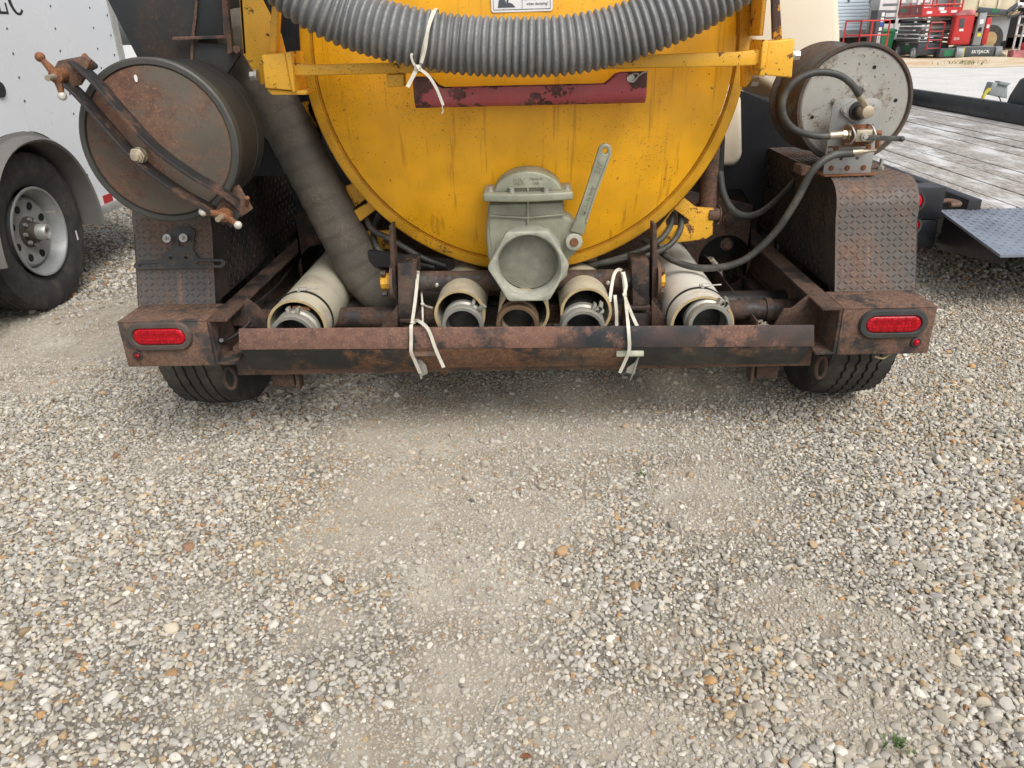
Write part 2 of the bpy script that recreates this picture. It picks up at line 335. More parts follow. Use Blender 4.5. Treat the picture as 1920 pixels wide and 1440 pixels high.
MT['enc_trim'] = plain('grey_trim', (.15, .145, .135), .6, .05, .2, 8, .1, 100, .001, .3, (.18, .15, .12), 5)
MT['enc_alu'] = plain('mill_aluminium', (.50, .50, .48), .4, .5, .2, 10)
MT['ink'] = plain('black_lettering', (.012, .012, .013), .5)
MT['rim'] = plain('silver_wheel_paint', (.32, .335, .335), .5, .2, .2, 8, .1, 120, .001, .5, (.15, .125, .10), 7)
MT['hub'] = plain('greasy_hub', (.10, .085, .07), .6, .3, .3, 30, .3, 150, .001, .5, (.05, .04, .035), 20)
MT['void'] = plain('dark_opening', (.008, .008, .008), .9)
MT['poly'] = plain('cream_polyethylene', (.76, .68, .53), .45, 0, .06, 3, .05, 60, .001, .25, (.55, .42, .28), 4)
MT['plate'] = plain('tread_plate_blue_grey', (.25, .28, .34), .4, .2, .2, 6, .1, 80, .001, .5, (.05, .05, .06), 5)
MT['black_gloss'] = plain('black_trailer_paint', (.012, .013, .017), .35, 0, .2, 8, .08, 80, .001, .25, (.06, .055, .05), 6)
MT['mred'] = plain('machine_red', (.55, .035, .035), .45, 0, .15, 3)
MT['mred_dark'] = plain('machine_dark_red', (.27, .03, .035), .5, 0, .2, 3)
MT['mred_pink'] = plain('sun_bleached_red', (.62, .22, .23), .6, 0, .5, 3, off=2)
MT['mgrey'] = plain('machine_grey', (.075, .085, .095), .5, 0, .2, 4)
MT['mgrey_l'] = plain('machine_light_grey', (.30, .32, .33), .55, 0, .2, 4)
MT['mwhite'] = plain('machine_white', (.78, .77, .76), .5, 0, .1, 4)
MT['mgreen'] = plain('green_plastic', (.02, .20, .085), .5, 0, .15, 4)
MT['sticker_y'] = plain('yellow_sticker', (.75, .62, .03), .5)
MT['sticker_b'] = plain('blue_sticker', (.05, .12, .5), .5)
MT['blue_white'] = plain('pale_blue_siding', (.62, .72, .80), .45, 0, .06, 2)
MT['cream'] = worn('rust_stained_cream', (.74, .68, .5), rust=(.4, .2, .08), amt=.66, soft=.06, scale=1.6, rough=.6, streak=.3, bump=.1)
MT['wood_old'] = plain('brown_bed_wood', (.42, .29, .14), .8, 0, .4, 3)
MT['cable_y'] = plain('yellow_cable', (.66, .58, .06), .5)
MT['steel_grey'] = plain('grey_junction_box', (.28, .31, .31), .5, .1, .2, 10)
MT['weld'] = plain('seam_dark', (.045, .04, .035), .7)
def wood_mat():
    n = NT('weathered_plank'); c = n.co((1.2, .09, 1)); g = n.noise(14, 9, .7, n.co((5, .9, 5))); big = n.noise(2.2, 6, .65, n.co((2, .8, 1)))
    col = n.mix(n.step(g, .32, .68), (.13, .11, .09), (.45, .43, .40))
    col = n.mix(n.step(big, .47, .64, 0, .75), col, (.66, .665, .67)); col = n.mix(n.step(n.noise(5, 7, .7), .55, .72, 0, .8), col, (.18, .125, .075))
    oi = n.t.nodes.new('ShaderNodeObjectInfo'); col = n.mix(n.step(oi.outputs['Random'], 0, 1, 0, .3), col, (.42, .39, .35))
    n.p(Base_Color=col, Roughness=.8); n.bump(g, .6, .004); return n.m
MT['wood'] = wood_mat()

# ------------------------------------------------------------------ ground and gravel
def hgt(x, y):
    f = np.exp(-((x/7)**2 + ((y-.5)/7)**2))
    return f*(.006*np.sin(2.1*x+.7)*np.cos(1.7*y) + .004*np.sin(5.3*x-1.2+2*y) + .003*np.sin(9.7*y+3.1*x) - .004)
# worn, dusty places where few stones show (photo px centre, half sizes, strength)
_bare = [(900, 1120, 170, 420, .55), (1010, 870, 210, 130, .6), (1340, 900, 150, 170, .45), (940, 815, 330, 70, .75), (760, 950, 150, 110, .9), (1010, 960, 110, 70, .9), (1325, 935, 120, 80, .8), (860, 1085, 110, 110, .8),
         (620, 1170, 90, 60, .5), (890, 1270, 150, 85, .9), (740, 1390, 150, 80, .95), (1160, 1360, 170, 80, .72), (1480, 1140, 120, 55, .75),
         (1660, 1185, 70, 45, .7), (1590, 1330, 120, 60, .6), (90, 640, 190, 60, .95), (250, 590, 110, 60, .95), (60, 720, 120, 30, .5), (1750, 1240, 70, 40, .6),
         (1250, 1200, 80, 50, .5), (430, 1330, 90, 60, .45), (360, 840, 150, 40, .3), (1160, 730, 350, 40, .6), (560, 1010, 90, 70, .4), (1050, 1120, 90, 50, .45), (1350, 1420, 100, 60, .6)]
_bl = []
for px, py, sx, sy2, st in _bare:
    c = L(px, py, Z=0); a = L(px+sx, py, Z=0); b = L(px, py+sy2, Z=0)
    _bl.append((c.x, c.y, abs(a.x-c.x), abs(b.y-c.y), st))
_nz = rng.random((64, 64))
def vnoise(x, y, s):
    u, v = x/s+31.7, y/s+17.3; i, j = np.floor(u).astype(int), np.floor(v).astype(int); fu, fv = u-i, v-j
    fu, fv = fu*fu*(3-2*fu), fv*fv*(3-2*fv); g = lambda a, b: _nz[a % 64, b % 64]
    return (g(i, j)*(1-fu)+g(i+1, j)*fu)*(1-fv) + (g(i, j+1)*(1-fu)+g(i+1, j+1)*fu)*fv
def bare(x, y):
    n = .5*vnoise(x, y, .55)+.3*vnoise(x+9, y, .21)+.2*vnoise(x, y+5, .09)
    b = np.zeros_like(x)
    for cx, cyy, a, c, st in _bl: b = np.maximum(b, st*np.exp(-.8*(((x-cx)/a)**2+((y-cyy)/c)**2)))
    b = np.clip(b*(.45+1.1*n) + np.clip((n-.60)*1.6, 0, .5), 0, 1)
    return b
def axis_pts(lo, hi, d, far, far2):
    a = list(np.arange(lo, hi+d/2, d)); s = d
    l, r = [], []
    x = lo
    while x > far: s *= 1.35; x -= s; l.append(max(x, far))
    s = d; x = hi
    while x < far2: s *= 1.35; x += s; r.append(min(x, far2))
    return np.array(l[::-1]+a+r)
xs = axis_pts(-3.2, 3.2, .05, -600, 600); ys = axis_pts(-1.8, 3.4, .05, -600, 900)
gx, gy = np.meshgrid(xs, ys, indexing='ij'); gz = hgt(gx, gy)
nx, ny = gx.shape
verts = np.stack([gx.ravel(), gy.ravel(), gz.ravel()], 1)
ii = (np.arange(nx-1)[:, None]*ny + np.arange(ny-1)[None]).ravel()
faces = np.stack([ii, ii+ny, ii+ny+1, ii+1], 1)
me = bpy.data.meshes.new('ground'); me.from_pydata(verts.tolist(), [], faces.tolist())
ba = me.attributes.new('bare', 'FLOAT', 'POINT'); ba.data.foreach_set('value', bare(gx.ravel(), gy.ravel()))
me.polygons.foreach_set('use_smooth', [True]*len(me.polygons))
n = NT('gravel_ground')
at = n.t.nodes.new('ShaderNodeAttribute'); at.attribute_name = 'bare'
fine = n.noise(140, 8, .7); mid = n.noise(9, 8, .65); low = n.noise(1.3, 6, .6)
dust = n.mix(n.step(mid, .35, .68), (.31, .275, .22), (.46, .415, .34)); dust = n.mix(n.step(fine, .3, .7), dust, (.39, .35, .285))
dust = n.mix(n.step(n.noise(2.6, 8, .68, off=4), .5, .64, 0, .6), dust, (.22, .17, .115)); dust = n.mix(n.step(n.noise(3.4, 8, .7, off=7), .52, .64, 0, .7), dust, (.53, .495, .42))
gap_shade = n.mix(n.step(fine, .3, .7), (.15, .132, .108), (.27, .24, .197))  # ground among the stones coloured darker for the shade in the gaps
near = n.mix(n.step(at.outputs['Fac'], .12, .5), gap_shade, dust)
# beyond the loose stones built one by one: the same gravel as cells of colour and relief
vc = n.vor(46, out=1); vd = n.vor(46)
sv = n.t.nodes.new('ShaderNodeSeparateColor'); n.t.links.new(vc, sv.inputs[0])
farc = n.mix(sv.outputs[0], (.33, .315, .285), (.60, .585, .55)); farc = n.mix(n.step(sv.outputs[1], .88, .92), farc, (.42, .25, .10)); farc = n.mix(n.step(vd, .35, .75), farc, (.17, .155, .135))
sx = n.t.nodes.new('ShaderNodeSeparateXYZ'); n.t.links.new(n.co(), sx.inputs[0])
fy = n.step(sx.outputs[1], 4.5, 6.5); fxm = n.step(n.math('ABSOLUTE', sx.outputs[0]), 2.9, 3.6); fb = n.step(sx.outputs[1], -1.5, -1.75)
c = n.mix(n.math('MAXIMUM', n.math('MAXIMUM', fy, fxm), fb), near, farc)
pale = n.mix(n.step(low, .3, .7), (.56, .55, .52), (.66, .65, .625)); pale = n.mix(n.step(n.vor(30), .3, .8, 0, .35), pale, (.4, .39, .36))  # paler far away: overexposed brightness put into the gravel colour
c = n.mix(n.step(sx.outputs[1], 6, 9), c, pale)
n.p(Base_Color=c, Roughness=.92, Specular_IOR_Level=.25)
n.bump(n.math('ADD', n.math('MULTIPLY', fine, .6), n.math('MULTIPLY', n.noise(420, 4, .7), .5)), .75, .004)
me.materials.append(n.m)
g = bpy.data.objects.new('ground', me); C.objects.link(g); tag(g, 'grey tan gravel yard with dusty worn patches', kind='structure')

def stone_mat():
    n = NT('gravel_stone'); a = n.t.nodes.new('ShaderNodeAttribute'); a.attribute_type = 'INSTANCER'; a.attribute_name = 'col'
    v = n.noise(160, 4, .65); c = n.mix(n.step(v, .35, .7, 0, .38), a.outputs['Color'], (.27, .24, .2))
    c = n.mix(n.step(n.noise(60, 3, .6, off=3), .5, .7, 0, .25), c, (.62, .58, .5))
    n.p(Base_Color=c, Roughness=.8, Specular_IOR_Level=.3); n.bump(v, .25, .001); return n.m
SM = stone_mat()
def stone_tree(kinds, sub):
    t = bpy.data.node_groups.new('stones', 'GeometryNodeTree')
    t.interface.new_socket('Geometry', in_out='INPUT', socket_type='NodeSocketGeometry'); t.interface.new_socket('Geometry', in_out='OUTPUT', socket_type='NodeSocketGeometry')
    N = t.nodes.new; k = t.links.new
    gi, go = N('NodeGroupInput'), N('NodeGroupOutput'); gi2 = N('GeometryNodeGeometryToInstance')
    for q in range(kinds):
        ico = N('GeometryNodeMeshIcoSphere'); ico.inputs['Radius'].default_value = .5; ico.inputs['Subdivisions'].default_value = sub
        rv = N('FunctionNodeRandomValue'); rv.data_type = 'BOOLEAN'; rv.inputs['Probability'].default_value = .62 if sub > 1 else .1; rv.inputs['Seed'].default_value = q*7+3
        de = N('GeometryNodeDeleteGeometry'); k(ico.outputs[0], de.inputs[0]); k(rv.outputs[3], de.inputs['Selection'])
        rp = N('FunctionNodeRandomValue'); rp.data_type = 'FLOAT_VECTOR'; rp.inputs[0].default_value = (-.09,)*3; rp.inputs[1].default_value = (.09,)*3; rp.inputs['Seed'].default_value = q+50
        spn = N('GeometryNodeSetPosition'); k(de.outputs[0], spn.inputs[0]); k(rp.outputs[0], spn.inputs['Offset'])
        ch = N('GeometryNodeConvexHull'); k(spn.outputs[0], ch.inputs[0]); last = ch.outputs[0]
        if sub > 1:
            ss = N('GeometryNodeSubdivisionSurface'); ss.inputs['Level'].default_value = 1; ss.inputs['Edge Crease'].default_value = .45; k(last, ss.inputs[0]); sc = N('GeometryNodeTransform'); sc.inputs['Scale'].default_value = (1.13,)*3; k(ss.outputs[0], sc.inputs[0]); last = sc.outputs[0]
        k(last, gi2.inputs[0])
    sm = N('GeometryNodeSetMaterial'); sm.inputs['Material'].default_value = SM; k(gi2.outputs[0], sm.inputs[0])
    ip = N('GeometryNodeInstanceOnPoints'); k(gi.outputs[0], ip.inputs['Points']); k(sm.outputs[0], ip.inputs['Instance']); ip.inputs['Pick Instance'].default_value = True
    def na(nm, ty):
        a = N('GeometryNodeInputNamedAttribute'); a.data_type = ty; a.inputs[0].default_value = nm; return a.outputs[0]
    k(na('idx', 'INT'), ip.inputs['Instance Index'])
    er = N('FunctionNodeEulerToRotation'); k(na('rot', 'FLOAT_VECTOR'), er.inputs[0]); k(er.outputs[0], ip.inputs['Rotation'])
    k(na('scl', 'FLOAT_VECTOR'), ip.inputs['Scale']); k(ip.outputs[0], go.inputs[0]); return t
TREE = stone_tree(14, 2); TREE_S = stone_tree(6, 1); TREE_S2 = stone_tree(8, 2)
PAL = np.array([(.50, .49, .47), (.60, .59, .565), (.41, .405, .395), (.44, .41, .35), (.52, .47, .385), (.36, .34, .30), (.66, .65, .62), (.30, .295, .29), (.42, .30, .16), (.45, .25, .09), (.27, .13, .06), (.13, .125, .12)])
PAL = np.minimum(PAL*np.array([[.93, .89, .81]]), .72)
PW = np.array([.19, .15, .15, .14, .11, .08, .07, .05, .03, .017, .007, .006]); PW = PW/PW.sum()
def scatter(name, x, y, size, tree, kinds, label, sink=.12, flat=(.45, .85)):
    n = len(x); b = bare(x, y)
    sz = np.clip(size*(.82+.5*vnoise(x-4, y+8, .7)*np.clip(1.15-.25*(y+1.2), .8, 1.3)), .002, .05); sx = sz*rng.uniform(.85, 1.3, n); sy_ = sz*rng.uniform(.7, 1.05, n); szz = sz*rng.uniform(*flat, n)
    z = hgt(x, y) + szz*(.5 - sink - .35*b - .12*rng.random(n))
    me = bpy.data.meshes.new(name); me.from_pydata(np.stack([x, y, z], 1).tolist(), [], [])
    def at(nm, ty, arr, key): me.attributes.new(nm, ty, 'POINT').data.foreach_set(key, np.ascontiguousarray(arr).ravel())
    at('scl', 'FLOAT_VECTOR', np.stack([sx, sy_, szz], 1), 'vector')
    at('rot', 'FLOAT_VECTOR', np.stack([rng.normal(0, .28, n), rng.normal(0, .28, n), rng.uniform(0, 6.283, n)], 1), 'vector')
    warm = vnoise(x, y, .42)*.6 + vnoise(x+3, y, .13)*.4
    wc = L(670, 900, Z=0); warm = warm + .45*np.exp(-((x-wc.x)/.28)**2-((y-wc.y)/.42)**2)
    k = rng.choice(len(PAL), n, p=PW); sw = (rng.random(n) < np.clip((warm-.55)*2.2, 0, .55)); k[sw] = rng.choice([3, 4, 5, 8, 9], sw.sum(), p=[.34, .3, .14, .15, .07])
    col = PAL[k]*rng.uniform(.72, 1.25, (n, 1)); d = np.clip(b*1.2, 0, .85)[:, None]*rng.random((n, 1)); col = col*(1-d) + np.array([[.41, .37, .30]])*d
    at('col', 'FLOAT_COLOR', np.concatenate([np.clip(col, .02, .78), np.ones((n, 1))], 1), 'color')
    at('idx', 'INT', rng.integers(0, kinds, n).astype(np.int32), 'value')
    o = bpy.data.objects.new(name, me); C.objects.link(o); m = o.modifiers.new('stones', 'NODES'); m.node_group = tree
    tag(o, label, kind='stuff'); return o
def grid(x0, x1, y0, y1, s):
    a, b = np.meshgrid(np.arange(x0, x1, s), np.arange(y0, y1, s*.87), indexing='ij')
    a = a + (np.arange(b.shape[1]) % 2)[None]*s*.5
    return (a+rng.uniform(-.42, .42, a.shape)*s).ravel(), (b+rng.uniform(-.42, .42, b.shape)*s).ravel()
def keep(x, y, k): return x[k], y[k]
# main stones, near
x, y = grid(-3.1, 3.0, -1.6, 1.7, .0118); x, y = keep(x, y, np.abs(x) < 1.55+.62*(y+1.6)); b = bare(x, y)
x, y = keep(x, y, rng.random(len(x)) < .97-.95*np.clip((b-.08)*1.35, 0, .93)); b = bare(x, y)
scatter('gravel', x, y, rng.lognormal(math.log(.0124), .27, len(x))*(1-.38*b), TREE, 14, 'loose grey and tan crushed stone covering the yard')
x, y = grid(-3.1, 3.0, -1.6, 1.7, .042); x, y = keep(x, y, np.abs(x) < 1.55+.62*(y+1.6)); b = bare(x, y); x, y = keep(x, y, rng.random(len(x)) < .30*(1-.8*b))
scatter('large_gravel', x, y, rng.lognormal(math.log(.0215), .2, len(x)), TREE, 14, 'larger pale and orange stones lying among the gravel', sink=.02)
x, y = grid(-3.0, 2.9, -1.55, 1.4, .0112); x, y = keep(x, y, np.abs(x) < 1.45+.62*(y+1.6)); b = bare(x, y); x, y = keep(x, y, rng.random(len(x)) < np.clip(.25+1.3*b, 0, .72)*(.45+.9*vnoise(x, y, .17)))
scatter('embedded_gravel', x, y, rng.lognormal(math.log(.0082), .3, len(x)), TREE_S2, 8, 'small stones half buried in the packed dusty ground', sink=.18)
x, y = grid(-2.6, 2.4, -1.5, 1.0, .0068); x, y = keep(x, y, np.abs(x) < 1.35+.62*(y+1.6)); b = bare(x, y); x, y = keep(x, y, rng.random(len(x)) < np.clip(.2+.75*b, 0, .75))
scatter('grit', x, y, rng.lognormal(math.log(.0046), .35, len(x)), TREE_S, 6, 'fine grit pressed into the dusty ground')
x, y = grid(-3.5, 3.9, 1.6, 6.4, .024); b = bare(x, y); x, y = keep(x, y, (rng.random(len(x)) < .95-.8*b) & (rng.random(len(x)) < np.clip((6.6-y)/2.2, 0, 1)))
scatter('far_gravel', x, y, rng.lognormal(math.log(.021), .22, len(x)), TREE_S, 6, 'loose stones under and beyond the trailers')
for sgn in (-1, 1):
    x, y = grid(1.5, 3.6, -1.6, 1.7, .02); x = x*sgn; x, y = keep(x, y, np.abs(x) >= 1.55+.62*(y+1.6)); b = bare(x, y); x, y = keep(x, y, rng.random(len(x)) < .95-.8*b)
    scatter('side_gravel', x, y, rng.lognormal(math.log(.018), .22, len(x)), TREE_S, 6, 'loose stones %s of the vacuum trailer' % ('left' if sgn < 0 else 'right'))

# ================================================================== the vacuum trailer
T = thing('vacuum_trailer', (0, 1.2, 0), 'yellow tanked vacuum trailer with rusty black frame, gate valve and hose reel, seen from behind', 'trailer')
W, WI, ZT, ZB = 1.235, .959, .477, .326
TC, TY, TR = V((.0189, 0, 1.1887)), .38, .6875          # tank axis, rim plane, rim radius

# --- tank
bm = BM()
prof = [(TY+2.6, .66), (TY+.05, .66), (TY+.05, TR-.004), (TY, TR), (TY-.007, TR-.002), (TY-.010, TR-.008), (TY-.017, TR-.034), (TY-.0115, TR-.036), (TY-.012, TR-.038), (TY-.017, TR-.0395), (TY-.012, TR-.0415), (TY-.018, TR-.045)]
obj('tank_rim', (lambda b: (lathe(b, prof[2:], (TC.x, 0, TC.z), (0, 1, 0), 128), b)[1])(BM()), MT['yellow_rim'], T, ang=60)
lathe(bm, [(TY+2.6, .0), (TY+2.6, .655), (TY+.045, .655)], (TC.x, 0, TC.z), (0, 1, 0), 96); obj('tank_shell', bm, MT['yellow'], T)
bm = BM(); rr = TR-.046; pr = []
for k in range(15):
    t = k/14; r = rr*(1-t); pr.append((TY-.017-.125*(1-(r/rr)**2)**.9, max(r, .0005)))
lathe(bm, pr, (TC.x, 0, TC.z), (0, 1, 0), 128); head = obj('tank_head', bm, MT['yellow'], T, ang=70)
def head_y(x, z): return TY-.017-.125*max(0, 1-(((x-TC.x)**2+(z-TC.z)**2)/rr**2))**.9
# --- warning sticker on the head (its lower half is in view)
c0 = L(922, 24, Y=.26); c1 = L(1036, 26, Y=.26); zt_ = c0.z+.15; yb = min(head_y(c0.x, c0.z), head_y(c1.x, c1.z))-.003
sx0, sx1, sz0, sz1 = c0.x, c1.x, c0.z, zt_
bm = BM(); pts = rrect(sx1-sx0, sz1-sz0, .008); prism(bm, [((sx0+sx1)/2+a, yb, (sz0+sz1)/2+b) for a, b in pts], (0, .003, 0))
st = obj('warning_sticker', bm, MT['mwhite'], T)
yb -= .001
bm = BM(); mid = sx0+(sx1-sx0)*.5
for a, b, c_, d in ((sx0+.006, sx1-.006, sz0+.006, sz0+.0072), (sx0+.006, sx0+.0072, sz0+.0072, sz1), (sx1-.0072, sx1-.006, sz0+.0072, sz1), (mid, mid+.0012, sz0+.0075, sz1)): box(bm, a, b, yb, yb+.0015, c_, d)
for poly in ([(.02, .012), (.074, .012), (.066, .02), (.058, .024), (.046, .022), (.042, .034), (.024, .032)], [(.006, .046), (.03, .036), (.045, .052), (.04, .062), (.006, .066)], [(.052, .04), (.066, .034), (.079, .05), (.075, .053), (.064, .041), (.055, .046)], [(.046, .022), (.052, .022), (.056, .044), (.05, .046)]):
    prism(bm, [(sx0+a*.93, yb, sz0+b) for a, b in poly], (0, .0015, 0))
obj('sticker_print', bm, MT['mgrey'], st)
M0 = basis((mid+(sx1-mid)*.47, yb, sz0+.029), (1, 0, 0), (0, 0, 1))
for k, s_ in enumerate(('when dumping!', 'Stay away from door', 'under vacuum.', 'Unlock door only')):
    text('sticker_text', s_, .0098, basis((mid+(sx1-mid)*.5, yb+.0005, sz0+.02+.0135*k), (1, 0, 0), (0, 0, 1)), .0006, MT['mgrey'], st)

# --- the door lock frame: two side plates, two lock boxes and the bar between
def P2(pts, Y): return [L(a, b, Y=Y) for a, b in pts]
bm = BM(); prism(bm, P2([(446, -40), (470, -40), (526, 65), (535, 100), (540, 140), (490, 160), (456, 102)], .24), (0, .012, 0)); obj('side_plate', bm, MT['yellow_worn'], T, bev=.002)
bm = BM(); a, b = L(446, -40, Y=.24), L(456, 102, Y=.24); c_, d = L(420, -40, Y=.24), L(433, 103, Y=.24)
prism(bm, [a, b, b+V((-.035, .16, .0)), a+V((-.035, .16, 0))], (.010, 0, 0)); obj('side_flange', bm, MT['yellow_worn'], T, bev=.002)
bm = BM(); prism(bm, P2([(413, -40), (421, -40), (436, 98), (426, 103), (425, 72), (322, 76), (323, 69), (419, 66)], .235), (0, .02, 0)); lp = obj('hinge_ledge', bm, MT['rust'], T, bev=.002)
bm = BM(); p = L(446, 92, Y=.235); cyl(bm, p, p-V((0, .012, 0)), .011, 8); obj('bolt', bm, MT['rust'], lp)
bm = BM(); prism(bm, P2([(509, 12), (523, 12), (518, 98), (504, 98)], .19), (0, .03, 0)); obj('lock_strap', bm, MT['yellow_worn'], T, bev=.002)
# lock boxes
def lock_box(px, side):
    f = P2(px, .15); bm = BM(); prism(bm, f, (0, .11, 0)); b = obj('lock_box', bm, MT['yellow_worn'], T, bev=.004, seg=3)
    return b
lbl = lock_box([(490, 103), (534, 99), (548, 170), (497, 166)], -1)
lbr = lock_box([(1441, 78), (1491, 72), (1485, 146), (1432, 141)], 1)
for px, own in (([(534, 99), (546, 96), (554, 174), (547, 172)], lbl), ([(1430, 74), (1442, 75), (1434, 144), (1424, 142)], lbr)):
    bm = BM(); prism(bm, P2(px, .14), (0, .13, 0)); obj('weld_flange', bm, MT['yellow_worn'], own, bev=.003)
for px, own, dx in (((480, 142), lbl, -1), ((1488, 104), lbr, 1)):
    p = L(*px, Y=.2); bm = BM(); hexa(bm, p, p+V((dx*.016, 0, 0)), .013); cyl(bm, p-V((dx*.006, 0, 0)), p, .018, 16); obj('bolt', bm, MT['zinc'], own)
bm = BM(); prism(bm, P2([(497, 166), (548, 171), (577, 168), (575, 178), (510, 178)], .16), (0, .1, 0)); obj('lock_foot', bm, MT['yellow_worn'], lbl, bev=.002)
# bar across the head
bm = BM(); prism(bm, P2([(549, 118), (580, 122), (1390, 97), (1428, 92), (1424, 122), (1390, 124), (575, 142), (553, 142)], .155), (0, .035, 0)); bar = obj('lock_bar', bm, MT['yellow_worn'], T, bev=.003)
for px in ([(724, 140), (757, 139), (757, 162), (726, 164)], ):
    bm = BM(); prism(bm, P2(px, .15), (0, .05, 0)); obj('bar_lug', bm, MT['yellow_worn'], bar, bev=.002)
for px in ([(1397, 122), (1411, 122), (1411, 150), (1397, 165)],):
    bm = BM(); prism(bm, P2(px, .25), (0, .06, 0)); lg = obj('door_lug', bm, MT['yellow_worn'], T, bev=.002)
    p = L(1408, 153, Y=.26); bm = BM(); hexa(bm, p, p+V((.02, 0, 0)), .014); obj('bolt', bm, MT['zinc'], lg)
# struts from lock boxes back to the shell, side plates behind
for x0, x1, px in ((.70, .76, 0),):
    bm = BM(); box(bm, x0, x0+.012, .26, .9, 1.22, 1.62); obj('door_gusset', bm, MT['yellow_worn'], T)
bm = BM(); prism(bm, P2([(1447, -40), (1460, -40), (1467, 74), (1450, 74)], .2), (0, .02, 0)); obj('lock_strap', bm, worn('peeling_yellow_strap', (.72, .35, .02), rust=(.085, .05, .04), rust2=(.06, .04, .035), amt=.47, soft=.015, scale=22, bump=.5), T, bev=.002)

# --- faded red guard pipe under the bar
bm = BM(); a, b = L(779, 178, Y=.185), L(1209, 168, Y=.185); r_ = .036; seg = 14
rings = []; nn = 40
for k in range(nn+1):
    t = k/nn; p = a.lerp(b, t); lip = .048 if (t < .085 or t > .865) else .018
    lip = .048 if t < .07 else .018 if .11 < t < .83 else .048 if t > .88 else (.018+.03*(1-(t-.07)/.04) if t < .12 else .018+.03*(t-.83)/.05)
    sec = [(.036, lip)] + [(.036*math.cos(q), .036*math.sin(q)) for q in np.linspace(0, -PI, 13)] + [(-.036, lip)]
    inn = [(-.030, lip)] + [(.030*math.cos(q), .030*math.sin(q)) for q in np.linspace(-PI, 0, 13)] + [(.030, lip)]
    rings.append([bm.verts.new(p+V((0, u, v))) for u, v in sec+inn])
for i in range(nn): bridge(bm, rings[i], rings[i+1])
bm.faces.new(rings[0][::-1]); bm.faces.new(rings[-1]); rp = obj('guard_pipe', bm, MT['red'], T)
bm = BM(); p = L(1183, 147, Y=.145); cyl(bm, p, p+V((0, .08, 0)), .011, 14); obj('lock_pin', bm, MT['zinc'], rp)
bm = BM(); tube(bm, spline([L(1178, 142, Y=.14), L(1190, 138, Y=.142), L(1197, 140, Y=.142), L(1188, 153, Y=.136), L(1180, 152, Y=.136)], 6), .0022, 6); tube(bm, spline([L(1190, 150, Y=.138), L(1203, 138, Y=.142), L(1215, 133, Y=.145)], 5), .0022, 6); obj('pin_clip', bm, MT['zinc'], rp)

# --- gate valve
ax = .0235; FZ = L(988, 500, Y=.08).z; BY0, BY1 = .165, .255
bz = lambda py, Y=.165: L(990, py, Y=Y).z
bx = lambda px, Y=.165: L(px, 450, Y=Y).x
bm = BM(); out = [(916, 380), (1058, 376), (1058, 404), (1072, 410), (1090, 430), (1092, 455), (1080, 475), (1066, 486), (1064, 520), (1030, 548), (950, 550), (925, 520), (914, 480), (911, 440), (913, 405)]
prism(bm, P2(out, BY0), (0, BY1-BY0, 0)); gv = obj('gate_valve', bm, MT['alu'], T, bev=.012, seg=4)
bm = BM(); prism(bm, P2([(918, 384), (1056, 380), (1056, 405), (1050, 500), (1030, 530), (945, 530), (924, 490), (918, 440)], BY0-.004), (0, .006, 0)); obj('valve_front', bm, MT['alu'], gv, bev=.003)
bm = BM()
sweep(bm, [L(918, 404, Y=BY0-.008), L(988, 408, Y=BY0-.008), L(1056, 402, Y=BY0-.008)], [(-.006, -.003), (.006, -.003), (.006, .003), (-.006, .003)])
sweep(bm, [L(990, 376, Y=BY0-.008), L(990, 445, Y=BY0-.006)], [(-.003, -.007), (.003, -.007), (.003, .007), (-.003, .007)], up=(0, 1, 0)); obj('valve_rib', bm, MT['alu'], gv, bev=.0015)
# neck to the tank, threaded outlet with the hexagonal flange
bm = BM(); lathe(bm, [(BY1, .105), (.40, .105)], (ax, 0, FZ+.03), (0, 1, 0), 40); obj('valve_neck', bm, MT['alu'], gv)
hex_ = [(.125*math.cos(rad(a)), .125*math.sin(rad(a))) for a in (0, 60, 120, 180, 240, 300)]
ho = []
for k in range(6):
    a, b, c_ = V((*hex_[k-1], 0)), V((*hex_[k], 0)), V((*hex_[(k+1) % 6], 0))
    for t in (.86, .95): ho.append(a.lerp(b, t))
    for t in (.05, .14): ho.append(b.lerp(c_, t))
outer = [(ax+p.x, FZ+p.y) for p in ho]
bm = BM(); plate_holes(bm, outer, [circ(ax, FZ, .0985, 48)], .075, .115); obj('hex_flange', bm, MT['alu_worn'], gv, bev=.003, ang=40)
bm = BM(); lathe(bm, [(.118, .1), (.142, .107), (.17, .112)], (ax, 0, FZ), (0, 1, 0), 40)
lathe(bm, [(.08, .0985), (.088, .094), (.094, .0985), (.102, .094), (.108, .0985), (.116, .094), (.122, .0985), (.13, .093), (.172, .091)], (ax, 0, FZ), (0, 1, 0), 48); obj('outlet_thread', bm, MT['alu_worn'], gv)
bm = BM(); lathe(bm, [(.139, .094), (.138, .086), (.136, .082), (.134, .0005)], (ax, 0, FZ+.006), (0, 1, 0), 48); obj('gate_disc', bm, MT['alu_disc'], gv)
